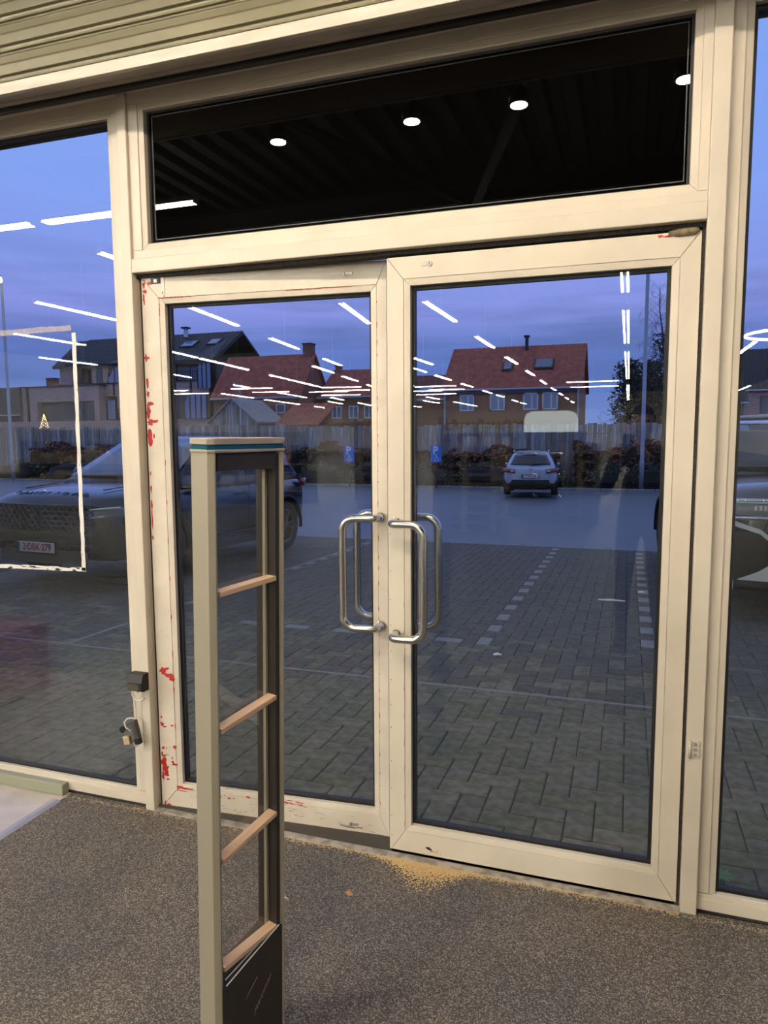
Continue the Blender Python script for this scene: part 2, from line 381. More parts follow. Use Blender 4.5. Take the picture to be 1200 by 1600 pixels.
# lock cylinders
def cylinder_lock(parent, u, z, flip=1):
    b = MB(); b.cyl((u,-.004,z),(u,.004,z),.0085,14); b.prism([(u-.005,z-.003),(u-.005,z+.005),(u-flip*.028 if flip<0 else u-.028,z+.0055),(u-.028,z-.0045)] if flip > 0 else [(u+.005,z-.003),(u+.005,z+.005),(u+.028,z+.0055),(u+.028,z-.0045)], 'y', -.003, .003)
    o = b.build('lock_cylinder', ALU, parent, world=False, bevel=.0008)
    MB().box(u-.0012,u+.0012,-.0044,-.0036,z-.005,z+.005).build('keyhole', BLACK, o, world=False)
cylinder_lock(lleaf, .806, 2.062, -1); cylinder_lock(lleaf, .806, .042, -1); cylinder_lock(rleaf, .148, 2.056, 1)
def blob(u, z, w, h, y=-.0005, seed=0, n=11):
    r_ = random.Random(seed*131+int(u*9999)+int(z*7777)); pts = []
    for k in range(n):
        a = 2*math.pi*k/n; q = r_.uniform(.45, 1.15); pts.append((u+math.cos(a)*w*q/2, y, z+math.sin(a)*h*q/2))
    return pts
def chips(parent, items, m_, name='chipped_paint'):
    b = MB()
    for i, (u,z,w,h) in enumerate(items):
        pts = blob(u,z,w,h,seed=i); n = len(pts); k = len(b.v)
        b.v += pts + [(u,-.0002,z)]; b.f += [(k+j,k+(j+1) % n,k+n) for j in range(n)]
        vs2 = [(p[0],.0005,p[2]) for p in pts]; k2 = len(b.v); b.v += vs2; b.f += [(k+j,k2+j,k2+(j+1) % n,k+(j+1) % n) for j in range(n)]
    o = b.build(name, m_, parent, world=False); o['kind'] = 'stuff'; return o
it = []
for (u,z,w,h) in [(.008,2.07,.016,.03),(.012,2.045,.02,.02),(.006,2.02,.01,.05),(.03,2.075,.02,.022),(.0075,1.80,.028,.012),(.006,1.80,.012,.05),(.006,1.705,.014,.05),(.008,1.665,.018,.03),(.016,1.625,.035,.018),(.008,1.60,.02,.06),(.022,1.562,.05,.016),(.012,1.555,.03,.03),(.01,1.50,.03,.07),(.026,1.505,.012,.02),
    (.004,1.30,.009,.04),(.004,1.24,.009,.05),(.004,1.18,.007,.09),(.004,1.11,.008,.02),(.004,1.36,.006,.02),
    (.022,.575,.04,.03),(.05,.560,.06,.022),(.062,.545,.03,.028),(.04,.585,.03,.012),
    (.012,.355,.03,.02),(.02,.345,.02,.008),(.055,.352,.022,.01),(.008,.385,.01,.012),
    (.012,.255,.018,.02),(.026,.255,.006,.012),(.014,.222,.022,.010),(.006,.23,.01,.03),(.03,.228,.02,.004),(.012,.195,.034,.05),(.018,.17,.04,.04),(.022,.15,.026,.03),(.06,.19,.03,.014),(.052,.20,.016,.016),(.028,.125,.015,.01),(.006,.14,.012,.06),(.064,.262,.018,.02),(.05,.215,.008,.018),
    (.028,.016,.03,.014),(.012,.02,.01,.03)]:
    it.append((u+.003,z,w,h))
for k in range(16):  # red line along the head bead and the sill bead
    it.append((.074+.016*k if k < 9 else .60+.034*(k-9), 2.019+rnd.uniform(-.001,.001), .022 if k < 9 else .05, .0035))
for k in range(12): it.append((.073, 1.995-.012*k if k < 4 else 2.0-.15*k, .004, .014 if k < 4 else .03))
for k in range(26): it.append((.5+rnd.uniform(-.06,.12), .096+rnd.uniform(-.013,.006), rnd.uniform(.01,.035), rnd.uniform(.002,.006)))
for k in range(14): it.append((.16+rnd.uniform(0,.26), .092+rnd.uniform(-.015,.005), rnd.uniform(.006,.03), rnd.uniform(.003,.01)))
it += [(.085,.097,.05,.010),(.115,.094,.06,.008),(.10,.082,.07,.004),(.074,.093,.006,.03)]
for k in range(30): it.append((.920, .15+k*.062+rnd.uniform(-.02,.02), .003, rnd.uniform(.004,.03)))
chips(lleaf, it, RED)
chips(lleaf, [(rnd.uniform(.13,.9), rnd.uniform(.012,.075), rnd.uniform(.008,.03), rnd.uniform(.001,.0022)) for k in range(60)] + [(.80,.028,.10,.006),(.78,.033,.05,.005),(.84,.031,.03,.006)] + [(rnd.uniform(.01,.068), rnd.uniform(.2,1.9), rnd.uniform(.002,.008), .0015) for k in range(26)], mat('bare_grey_metal', (.16,.14,.12), .6), 'scratches')
chips(rleaf, [(.144,.040,.030,.012),(.150,.036,.02,.010)], mat('dark_hole', (.02,.004,.006), .8), 'drill_hole')
chips(rleaf, [(.158,.031,.022,.004),(.172,.029,.015,.002),(.178,.035,.002,.012),(.188,.026,.006,.002),(.85,2.078,.02,.010),(.87,2.076,.03,.008)], RED)
chips(rleaf, [(.008,.1*k+.05+rnd.uniform(-.02,.02),.004,.006) for k in range(12)] + [(.056,.1*k+.12,.0015,.03) for k in range(9)], MATS['bare_grey_metal'], 'scratches')
# worn corner hinge plate and packing strip on the left leaf
hp = MB().box(.042,.082,-.003,.002,2.072,2.091).build('hinge_plate', DARKMETAL, lleaf, world=False, bevel=.001)
b = MB(); b.cyl((.05,-.005,2.082),(.05,-.002,2.082),.005,10); b.cyl((.074,-.005,2.082),(.074,-.002,2.082),.005,10); b.build('screw', BLACK, hp, world=False)
box('cover', ALU, (.055,.069,-.004,-.002,2.076,2.088), hp, world=False)
box('packing_strip', mat('spotted_white_strip', (.70,.66,.60), .6, col2=(.12,.06,.05), vscale=90, lo=.62, hi=.66), (.086,.099,-.003,.001,2.020,2.097), lleaf, world=False, bevel=.0006)
cb = MB(); cb.tube([(.872,.004,2.083),(.90,-.002,2.083),(.945,-.003,2.084),(.953,.0,2.088)], [.008,.012,.011,.006], 8)
cb.build('corner_pivot', mat('grimy_pivot', (.20,.16,.09), .6, var=.4, vscale=60), rleaf, world=False, smooth=True)

# pull handles: a steel loop on each face of each leaf
def handle(parent, u, zt, zb, sgn, out, ln=.125):
    """u post position, sgn sideways direction of the offset loop, out: y of the loop (negative = inside)"""
    h = empty('pull_handle', (0,0,0)); h.parent = parent
    r = .0142; yo = out; y0 = 0 if out < 0 else .055
    lat = ln*sgn; pts = []
    def arc(c, a0, a1, rad, ax, ay, n=7):
        for k in range(n+1):
            a = a0+(a1-a0)*k/n; yield c + ax*(math.cos(a)*rad) + ay*(math.sin(a)*rad)
    X, Y, Z = Vector((sgn,0,0)), Vector((0,-1 if out < 0 else 1,0)), Vector((0,0,1))
    p = [Vector((u,y0,zt)), Vector((u,y0+Y.y*.022,zt))]
    base = Vector((u,yo,zt)); rr = .022
    p += list(arc(base - Y*rr + X*rr, math.pi, math.pi/2, rr, X, Y))
    p += list(arc(Vector((u+lat,yo,zt)) - X*.045 - Z*.045, math.pi/2, 0, .045, X, Z))
    q = [Vector((v.x, v.y, zt+zb-v.z)) for v in reversed(p)]
    MB().tube(p+q, r, 14).build('grip', STEEL, h, smooth=True, world=False)
    for z in (zt, zb):
        MB().cyl((u,y0-Y.y*-.0005,z),(u,y0+Y.y*.005,z),.0165,16).build('rosette', STEEL, h, smooth=False, world=False, bevel=.001)
    return h
handle(lleaf, .929, 1.213, .818, -1, -.062)
handle(rleaf, .029, 1.206, .812, 1, -.062, .114)
handle(lleaf, .929, 1.213, .818, -1, .117)
handle(rleaf, .029, 1.212, .812, 1, .117, .119)

# hinge bracket on the right mullion
hb = empty('hinge_plate', (.217,0,.513), label='small cream hinge plate with three screws on the right mullion', cat='hinge')
box('plate', PAINT_EDGE, (.204,.231,-.004,.0,.512,.568), hb, bevel=.001)
for z in (.523,.540,.557): MB().cyl((.2175,-.007,z),(.2175,-.003,z),.0055,10).build('screw', ALU, hb)
MB().cyl((.2035,-.005,.512),(.2035,-.005,.568),.005,10).build('knuckle', PAINT_EDGE, hb, smooth=True)
# alarm box with a padlock on the left mullion
ab = empty('alarm_box', (-1.79,-.02,.505), label='small black box with a looped cable on the left mullion', cat='alarm box')
BLK = mat('black_plastic', (.010,.009,.009), .45, spec=.3)
b = MB(); b.prism([(0,.508),(0,.578),(-.032,.578),(-.045,.545),(-.045,.512),(-.030,.508)], 'x', -1.838, -1.770); b.build('case', BLK, ab, bevel=.002)
box('window', mat('dark_smoked_plastic', (.07,.06,.045), .15), (-1.834,-1.786,-.047,-.044,.516,.541), ab)
for x in (-1.822,-1.788): MB().cyl((x,-.048,.511),(x,-.042,.511),.003,8).build('screw', STEEL, ab)
wirem = mat('clear_white_cable', (.70,.66,.58), .35)
MB().tube([(-1.826,-.03,.508),(-1.825,-.032,.492),(-1.815,-.034,.476),(-1.800,-.034,.470),(-1.786,-.032,.472),(-1.779,-.022,.480)], .0042, 8).build('cable', wirem, ab, smooth=True)
MB().tube([(-1.826,-.03,.500),(-1.826,-.02,.46),(-1.828,-.014,.42),(-1.824,-.012,.385),(-1.812,-.012,.392)], .0022, 6).build('cord', wirem, ab, smooth=True)
pl = empty('padlock', (-1.85,-.03,.30), label='brass padlock on a wire loop hanging at the left mullion', cat='padlock')
def rbox(name, m_, par, c, sx, sy, sz, ang, bev=.002):
    b = MB().box(-sx/2,sx/2,-sy/2,sy/2,-sz/2,sz/2); M_ = Matrix.Translation(c) @ Matrix.Rotation(ang,4,'Y')
    b.v = [tuple(M_ @ Vector(p)) for p in b.v]; return b.build(name, m_, par, bevel=bev)
rbox('body', BRASS, pl, (-1.848,-.045,.308), .030, .018, .034, R(-12))
MB().tube([(-1.857,-.045,.326),(-1.859,-.045,.340),(-1.852,-.045,.350),(-1.842,-.045,.346),(-1.840,-.045,.328)], .0028, 8).build('shackle', STEEL, pl, smooth=True)
MB().tube([(-1.845,-.03,.338),(-1.868,-.03,.352),(-1.872,-.03,.372),(-1.858,-.03,.388),(-1.838,-.025,.392),(-1.824,-.02,.384)], .0032, 8).build('wire_loop', wirem, pl, smooth=True)
fb = empty('key_holder', (-1.82,-.03,.29), label='dark key holder leaning against the left mullion beside the padlock', cat='key holder')
rbox('case', mat('brown_black_plastic', (.045,.038,.034), .4), fb, (-1.818,-.030,.350), .024, .020, .076, R(-14), .004)
rbox('end_cap', BLK, fb, (-1.808,-.031,.304), .026, .022, .026, R(-14), .004)
MB().cyl((-1.816,-.038,.291),(-1.816,-.028,.291),.011,14).build('key_ring', STEEL, fb)
wh = MB().cyl((-1.877,-.040,.343),(-1.877,-.024,.343),.0135,18).build('rubber_stop', BLK, None, smooth=False, bevel=.002)
tag(wh, 'small round black stop hanging left of the brass padlock', 'stop')

# skirting duct on the left sill and grout dirt
sk = tag(MB().prism([(-.018,0),(-.018,.044),(-.012,.048),(.018,.048),(.018,0)], 'x', FX0, -2.215).build('floor_duct', mat('sage_grey_duct', (.30,.31,.235), .5), bevel=.002), 'low sage grey cable duct along the foot of the left window', 'cable duct')
# sawdust along the foot of the doors
def scatter(name, n, fn, size, m_, label, cat):
    b = MB()
    for k in range(n):
        x, y = fn(); s = rnd.uniform(.5,1)*size; a = rnd.uniform(0,6.3)
        b.add([(x+s*math.cos(a),y+s*math.sin(a),.0012),(x+s*math.cos(a+2.1),y+s*math.sin(a+2.1),.0012),(x+s*math.cos(a+4.2),y+s*math.sin(a+4.2),.0012),(x,y,.0012+s*.7)], [(0,1,3),(1,2,3),(2,0,3)])
    o = b.build(name, m_); return tag(o, label, cat, kind='stuff')
def sd1():
    x = rnd.gauss(-.62,.10) if rnd.random() < .55 else rnd.uniform(-1.2,.19); w = .03+.10*math.exp(-((x+.62)/.11)**2)
    return x, .02 - abs(rnd.gauss(0, w*.5)) - .006
scatter('sawdust', 9000, sd1, .0035, mat('pale_sawdust', (.60,.44,.22), .9), 'yellow sawdust spread along the foot of the doors', 'sawdust')
scatter('grit', 1500, lambda: (rnd.uniform(-2.2,.9), -.004-abs(rnd.gauss(0,.014))), .0035, mat('dry_grit', (.45,.38,.30), .9), 'dry grey grit along the foot of the window frames', 'grit')
lf = MB(); lf.add([(-.845,-.24,.004),(-.83,-.236,.010),(-.812,-.25,.006),(-.828,-.256,.003)], [(0,1,2,3)])
tag(lf.build('leaf', mat('brown_leaf', (.42,.20,.07), .7), solid=.001), 'single curled brown leaf lying on the speckled mat', 'leaf')
for i, (x,y,s) in enumerate([(-1.02,-.33,.016),(-1.2,-.46,.012)]):
    b = MB().add(blob(0,0,s*1.6,s,0,i+5), [tuple(range(11))]); b.v = [(x+p[0],y+p[2],.003+rnd.uniform(0,.004)) for p in b.v]
    tag(b.build('paper_scrap', mat('pale_paper', (.66,.55,.46), .8), solid=.0012), ['pale paper scrap on the mat right beside the antenna','pale scrap seen through the lower clear panel'][i], 'scrap')
lf = MB()
for k in range(7):
    a = .5*k-1.4; lf.add([(-1.856+.012*k*.3,-.008,.004),(-1.85+.02*math.cos(a),-.012-.01*abs(math.sin(a)),.012),(-1.842+.022*math.cos(a+.4),-.016,.006)], [(0,1,2)])
tag(lf.build('leaf_crumbs', mat('yellow_leaf', (.62,.36,.08), .8), solid=.001), 'crumbled yellow leaf at the foot of the left mullion', 'leaf')

# tape rectangle left on the left window
tp = empty('tape_outline', (-2.3,.046,1.4), label='torn white tape outline of a removed poster on the left window', cat='tape')
def strip(pts, w, m_, n):
    b = MB()
    for i in range(len(pts)-1):
        (x0,z0),(x1,z1) = pts[i], pts[i+1]; dx, dz = x1-x0, z1-z0; l = math.hypot(dx,dz); nx, nz = -dz/l, dx/l; m0, m1 = rnd.uniform(.42,.55)*w, rnd.uniform(.42,.55)*w
        b.add([(x0+nx*m0,.0492,z0+nz*m0),(x1+nx*m1,.0492,z1+nz*m1),(x1-nx*m1,.0492,z1-nz*m1),(x0-nx*m0,.0492,z0-nz*m0)], [(0,1,2,3)])
    return b.build(n, m_, tp, solid=.0006)
def line(a, b, n, j=.0015): return [(a[0]+(b[0]-a[0])*k/n+rnd.uniform(-j,j), a[1]+(b[1]-a[1])*k/n+rnd.uniform(-j,j)) for k in range(n+1)]
strip(line((-2.095,1.915),(-2.104,.958),24), .019, WHITE_TAPE, 'tape_strip')
strip(line((-2.75,.948),(-2.095,.962),16), .017, mat('torn_tape', (.70,.68,.66), .7, col2=(.02,.02,.02), vscale=22, lo=.56, hi=.60, stretch=(1,1,5)), 'tape_strip')
mt, tt, out = new_mat('glue_residue'); tr = tt.nodes.new('ShaderNodeBsdfTransparent'); df = tt.nodes.new('ShaderNodeBsdfDiffuse'); df.inputs[0].default_value = (.75,.66,.50,1)
nn = tt.nodes.new('ShaderNodeTexNoise'); nn.inputs['Scale'].default_value = 260; tcx = tt.nodes.new('ShaderNodeTexCoord'); tt.links.new(tcx.outputs['Object'], nn.inputs[0])
mx = tt.nodes.new('ShaderNodeMixShader'); mth = tt.nodes.new('ShaderNodeMath'); mth.operation = 'MULTIPLY'; mth.inputs[1].default_value = .55; tt.links.new(nn.outputs[0], mth.inputs[0])
tt.links.new(mth.outputs[0], mx.inputs[0]); tt.links.new(tr.outputs[0], mx.inputs[1]); tt.links.new(df.outputs[0], mx.inputs[2]); tt.links.new(mx.outputs[0], out.inputs[0])
strip(line((-2.75,1.928),(-2.108,1.934),14), .022, mt, 'glue_strip')

# ------------------------------------------------------------------ anti-theft antenna
an = empty('security_antenna', (-.855,-.9935,.06), R(-16.3), label='grey framed security antenna with clear panel and wooden rungs before the doors', cat='antenna')
an.rotation_euler = (0, R(1.5), R(-16.3)); an.scale = (.945, 1.044, .96)
CH = mat('champagne_aluminium', (.40,.365,.285), .42, metal=.35, var=.02, vscale=4)
CHS = mat('taupe_aluminium', (.42,.36,.32), .45, metal=.3)
# local axes: x to the right (thickness 0 .. -.075), y along the antenna
def lb(name, m_, b, par=None, **k): return MB().box(*b).build(name, m_, par or an, world=False, **k)
def post(y0, y1, name):
    e = .011; pts = [(-.075,y0+e),(-.075,y1-e),(-.075+e,y1),(-e,y1),(0,y1-e),(0,y0+e),(-e,y0),(-.075+e,y0)]
    MB().prism(pts, 'z', -.062, 1.466).build(name, CH, an, world=False, bevel=.003)
post(0,.024,'post'); post(.198,.222,'post')
lb('dark_lining', mat('bronze_black', (.030,.024,.020), .4), (-.070,-.004,.188,.199,.10,1.455))
lb('dark_lining', MATS['bronze_black'], (-.070,-.004,.022,.199,1.425,1.462))
def capshape(z0, z1, m_, n, o=.002):
    e = .012; pts = [(-.075-o,-o+e),(-.075-o,.222+o-e),(-.075-o+e,.222+o),(o-e,.222+o),(o,.222+o-e),(o,-o+e),(o-e,-o),(-.075-o+e,-o)]
    return MB().prism(pts, 'z', z0, z1).build(n, m_, an, world=False, bevel=.0015)
capshape(1.466,1.4725,CH,'cap_base'); capshape(1.4725,1.4832,mat('teal_mirror_band', (.012,.15,.24), .06, metal=.45),'teal_band',-.0005); capshape(1.4832,1.4975,CHS,'cap')
text('lettering', 'RADIAL', .0085, mat('pale_print', (.80,.62,.52), .5), an, (.0024,.190,1.489), (R(90),0,R(90)), .0002)
lb('clear_panel', ACRYL, (-.037,-.033,.026,.186,.20,1.425))
lb('edge_strip', CH, (-.041,-.032,.181,.188,.16,1.425))
WOOD = mat('pale_wood', (.62,.43,.29), .5, var=.1, vscale=6, stretch=(8,1,8))
for za, zb_ in ((1.148,1.156),(.826,.853),(.505,.545),(.229,.233)): MB().prism([(.024,za-.006),(.190,zb_-.006),(.190,zb_+.006),(.024,za+.006)], 'x', -.032, -.003).build('rung', WOOD, an, world=False, bevel=.001)
b = MB(); b.prism([(.012,-.062),(.212,-.062),(.212,.232),(.012,.176)], 'x', -.070, -.003)
base = b.build('base_panel', mat('brown_black_panel', (.036,.028,.022), .5, var=.25, vscale=220), an, world=False, bevel=.001)
b = MB(); b.prism([(.024,.180),(.198,.232),(.198,.240),(.024,.206)], 'x', -.032, -.006); b.build('clear_wedge', ACRYL, an, world=False)
b = MB(); b.tube([(-.002,.026,.186),(-.002,.194,.236)], .0018, 6); b.tube([(-.006,.026,.200),(-.006,.194,.240)], .0015, 6); b.build('clear_edge', mat('bright_acrylic_edge', (.75,.74,.72), .2), an, world=False)
b = MB()
for k in range(5): b.tube([(-.0025,.085+k*.006,.105+k*.006),(-.0025,.098+k*.006,.120+k*.005)], .0005, 4)
b.build('emblem', mat('grey_print', (.30,.27,.25), .5), base, world=False)
b = MB()
for k in range(7): b.tube([(-.0025,.112+k*.008,.040+k*.010),(-.0025,.118+k*.008,.064+k*.009)], .0006, 4)
b.build('emblem', MATS['grey_print'], base, world=False)

# ================================================================== THE SHOP BEHIND (seen mirrored in the panes)
WALLB = mat('beige_shop_wall', (.62,.58,.44), .7, var=.06, vscale=.6)
struct(box('wall_back', WALLB, (-26,9,-66.3,-66,0,5.6)))
struct(box('wall_east', WALLB, (9,9.3,-66,.3,0,5.6))); struct(box('wall_west', WALLB, (-26.3,-26,-66,.3,0,5.6)))
struct(box('wall_front', WALLB, (-26,-9,0,.3,0,5.6)))
DECK = mat('black_roof_deck', (.008,.008,.008), .6)
b = MB(); pts = []
x = -26.0; z0 = 5.25
prof = []
while x < 9: prof += [(x,z0),(x+.16,z0),(x+.20,z0+.10),(x+.32,z0+.10),(x+.36,z0)]; x += .36
for (xa,za),(xb,zb) in zip(prof[:-1], prof[1:]): b.add([(xa,-66,za),(xb,-66,zb),(xb,0,zb),(xa,0,za)], [(0,1,2,3)])
struct(b.build('ceiling', DECK))
struct(box('ceiling', DECK, (-26,9,-66,0,5.36,5.4)))
BEAM = mat('dark_grey_beam', (.035,.032,.028), .6)
bmid = 0
for y in (-3.2,-8.6,-14,-20,-26):
    bmid += 1; q = MB(); q.box(-26,9,y-.09,y+.09,4.95,4.97); q.box(-26,9,y-.012,y+.012,4.95,5.25); q.box(-26,9,y-.09,y+.09,5.23,5.25)
    struct(q.build('trim_%d' % (20+bmid), BEAM))
q = MB(); q.tube([(-4.2,-3.2,4.9),(-2.3,-8.6,4.9)], .07, 6); q.tube([(-.4,-3.2,4.9),(-2.3,-8.6,4.9)], .07, 6); struct(q.build('trim_30', BEAM))
# strip lights: one of each length, then copies
TUBE = emis('white_fluorescent_tube', (1.0,.93,.80), STRIP_EMIT)
HOUS = mat('white_lamp_housing', (.75,.75,.73), .5)
def strip_light(length):
    t = empty('strip_light', (0,0,0)); h = length/2
    box('housing', HOUS, (-.055,.055,-h,h,.012,.07), t)
    for s in (-1,1): box('tube', TUBE, (s*.034-.011,s*.034+.011,-h+.02,h-.02,-.010,.012), t)
    for s in (-1,1): box('end_cap', HOUS, (-.055,.055,s*h-.01*s,s*h+.01*s,-.014,.012), t)
    box('canopy', HOUS, (-.008,.008,-.008,.008,.07,1.02), t)
    return t
CNT = {}; protos = {}; ZL = 4.2; NL = [0]
def put(x, y0, y1, alongx=False, row='', w=1):
    ln = round(abs(y1-y0), 2); o = None
    if ln not in protos: o = protos[ln] = strip_light(ln)
    else: o = copy_tree(protos[ln])
    c = (y0+y1)/2
    o.location = (c, x, ZL) if alongx else (x, c, ZL); o.rotation_euler = (0,0,R(90) if alongx else 0); o.scale = (w,1,1)
    NL[0] += 1
    CNT[row] = CNT.get(row, 0)+1
    tag(o, 'white twin tube strip light, %s of %s' % (ORD[CNT[row]-1], row), 'strip light', 'strip lights of '+row)
for s in (10.3,14.4,17.5,22.7,25.8,28.9,32,39.4,42.5,45.6,48.7,51.8,54.9): put(-.15,-s-(2.0 if s < 11 else 2.9),-s,row='the row ahead of the right door leaf',w=1.5)
for s in (11.85,17.3,22.75,28.4,34.1,40.3,46,51.7,58): put(-4.0-.012*(s-11.8),-s-2.8,-s,row='the second row left of the doors')
for s in (11.65,16.5,21.9): put(-7.2,-s-2.6,-s,row='the third row left of the doors')
put(-7.44,-9.1,-6.5,row='the third row left of the doors')
for s in (24.3,29.2,34.7,41,46.2,53.6,58.5): put(-8.3-.012*(s-24),-s-3.2,-s,row='the fourth row left of the doors')
for a,b_ in ((9.2,11.9),(18.4,20.6),(20.75,23),(23.05,25.3),(27.8,30.4),(30.5,33.1),(33.2,35.8)): put(-11.3,-b_,-a,row='the fifth row left of the doors')
for a,b_ in ((12.4,15),(26,28.2),(33.1,35.4),(39.7,42.9),(43,46.2),(51.7,56.5)): put(-15.2,-b_,-a,row='the sixth row left of the doors')
for a,b_ in ((17,19.8),(40,45.6),(47.6,52),(52.1,56.4),(60.5,64)): put(-18.9,-b_,-a,row='the far left row along the shop')
for a,b_ in ((46.5,50.3),(54.9,59.5),(59.6,64.2)): put(-13.55,-b_,-a,row='the short row near the back wall')
for x0,x1,y in ((-3.16,-.57,36.2),(-3.25,-.63,40.3),(-11.42,-9.05,36.4),(-11.4,-9.2,39.3),(-13.2,-10.75,40.2),(-13.45,-10.75,43.8),(-16.59,-14.1,36.1),(-16.59,-14.2,39.4),(-22.1,-19.5,39.6),(-20.7,-19.5,36.7)): put(-y,x0,x1,True,row='the cross aisle at the back')
put(-5.07,-9.9,-7.25,True,row='the front cross aisle'); put(-5.07,-7.06,-4.82,True,row='the front cross aisle')
put(3.45,-24.8,-21.4,row='the right hand aisle'); put(6.42,-49,-43,row='the right hand aisle')
# round ceiling spots near the entrance
SPOT = emis('spot_lens', (1.0,.83,.62), SPOT_EMIT)
def downlight(x, y, z, nd):
    t = empty('round_spot', (x,y,z), label='small round ceiling spot, %s from the left above the entrance' % ORD[nd], cat='ceiling spot', group='round spots above the entrance')
    MB().tube([(0,0,.004),(0,0,.05),(0,0,.08)], [.055,.055,.04], 20).build('can', DARKMETAL, t, world=False, smooth=True)
    MB().cyl((0,0,-.001),(0,0,.003),.043,20).build('lens', SPOT, t, world=False)
    MB().tube([(0,0,.08),(0,0,5.25-z)], .008, 6).build('rod', DARKMETAL, t, world=False)
for nd, x in enumerate((-1.98,-1.17,-.59,.21)): downlight(x,-1.55,3.2,nd)
# ring lamp at the right
t = empty('ring_lamp', (1.73,-6.72,2.6), label='glowing white ring lamp hanging near the right window', cat='lamp')
pts = [(.52*math.cos(2*math.pi*k/40),.52*math.sin(2*math.pi*k/40),0) for k in range(40)]
MB().tube(pts, .015, 8, closed=True).build('ring', emis('ring_glow', (1,.88,.74), 22), t, world=False, smooth=True)
for k in range(3): MB().tube([(.52*math.cos(2.1*k),.52*math.sin(2.1*k),.01),(0,0,1.2)], .002, 4).build('wire', DARKMETAL, t, world=False)
MB().tube([(0,0,1.2),(0,0,2.65)], .004, 5).build('cable', DARKMETAL, t, world=False)
# shelves, pallets and crates deeper in the shop
SH = mat('shelf_steel', (.10,.11,.08), .5); SLAT = mat('pallet_wood', (.36,.30,.19), .8, var=.2, vscale=3)
def pallet_stack(x, y, n, wx, label, grp=None):
    for k in range(n):
        t = empty('pallet', (x+rnd.uniform(-.02,.02),y,k*.15), label=label % ('lowest' if k == 0 else 'topmost' if k == n-1 else ORD[k]+' from the floor'), cat='pallet', group=grp)
        for z in (.0,.125):
            for j in range(5): box('board', SLAT, (-wx/2,wx/2,-.5+j*.225,-.5+j*.225+.1,z,z+.02), t, world=False)
        box('slot_shade_board', SH, (-wx/2,wx/2,-.49,-.46,.02,.125), t, world=False)  # added dark board closes the gaps so the slots read as shade
        for j in (-1,0,1): box('block', SLAT, (j*wx*.46-.05,j*wx*.46+.05,-.5,.5,.02,.125), t, world=False)
pallet_stack(-2.42,-9.0,9,1.0,'wooden pallet, %s in the stack mirrored left of the silver car','pallets left of the silver car')
pallet_stack(-.77,-10.5,9,.56,'wooden pallet, %s in the stack mirrored right of the silver car','pallets right of the silver car')
def rack(x0, x1, y, zs, label):
    t = empty('shop_rack', ((x0+x1)/2,y,0), label=label, cat='shelf')
    for x in (x0,x1): box('upright', SH, (x-.03,x+.03,y-.3,y+.3,0,max(zs)+.35), t)
    for z in zs: box('shelf', SLAT, (x0,x1,y-.3,y+.3,z-.03,z), t)
    box('back_panel', SH, (x0,x1,y-.33,y-.31,0,max(zs)+.25), t)
    return t
rack(-4.15,-2.2,-14.0,(.25,.75,1.25,1.58),'long dark rack with yellow tins mirrored above the parking sign')
YEL = mat('yellow_tin', (.92,.76,.08), .4); GRN = mat('green_tin', (.10,.22,.06), .5)
for i in range(14):
    for k in range(3):
        x = -3.95+i*.122; t = tag(MB().cyl((x,-13.85,1.582+k*.10),(x,-13.85,1.582+k*.10+.085),.048,12).build('yellow_tin', YEL if (i*3+k) % 5 else GRN), 'small tin on the top rack shelf, %s stack from the left, %s tier' % (ORD[i],('lowest','middle','upper')[k]), 'tin', 'tins on the top rack shelf')
CR_ = mat('crate_brown', (.34,.24,.12), .7, var=.3, vscale=2); SACK = mat('sack_grey', (.40,.38,.28), .8, var=.3, vscale=6)
def goods(x, y, z, s, m_, n, label, cat, grp):
    b = MB().box(x-s[0]/2,x+s[0]/2,y-s[1]/2,y+s[1]/2,z,z+s[2]); return tag(b.build(n, m_, bevel=.03), label, cat, grp)
for i in range(4):
    for z, mm, nm in ((.25,SACK,'sack'),(.75,CR_,'carton'),(1.25,SACK if i % 2 else CR_,'carton')):
        if rnd.random() < .85: goods(-3.9+i*.45,-13.95,z,(.36,.4,rnd.uniform(.22,.38)),mm,nm,'%s on the long dark rack, %s place from the left, %s shelf' % (nm,ORD[i],{.25:'lowest',.75:'second',1.25:'third'}[z]),nm,nm+'s on the long rack')
rack(-8.4,-5.0,-13.0,(.3,.9,1.35),'dark rack of sacks mirrored left of the door handles')
for i in range(7):
    for z in (.3,.9):
        goods(-8.3+i*.45,-12.95,z,(.40,.45,rnd.uniform(.2,.42)),SACK if (i+int(z)) % 2 else CR_,'sack','sack on the dark left rack, %s from the left, %s shelf' % (ORD[i],'lower' if z < .5 else 'upper'),'sack','sacks on the left rack')
rack(-14.5,-10,-12.0,(.3,.9,1.45),'dark rack mirrored in the left window')
for i in range(9):
    for z in (.3,.9):
        goods(-14.2+i*.47,-11.95,z,(.40,.45,rnd.uniform(.2,.42)),CR_ if (i+int(z*3)) % 3 else SACK,'carton','carton on the far left rack, %s from the left, %s shelf' % (ORD[i],'lower' if z < .5 else 'upper'),'carton','cartons on the far left rack')
lb_ = empty('display_cooler', (-1.46,-12.3,0), label='tall white glowing display cooler mirrored above the silver car', cat='cooler')
pts = [(-.54,0),(.54,0),(.54,1.82),(.50,1.93),(.38,1.99),(-.38,1.99),(-.50,1.93),(-.54,1.82)]
MB().prism(pts, 'y', -.35, .30).build('cabinet', HOUS, lb_, world=False, bevel=.02)
MB().prism([(p[0]*.96,p[1]*.965+.04) for p in pts], 'y', .302, .32).build('lit_door', emis('cooler_glow', (.92,1,.93), 3.4), lb_, world=False)
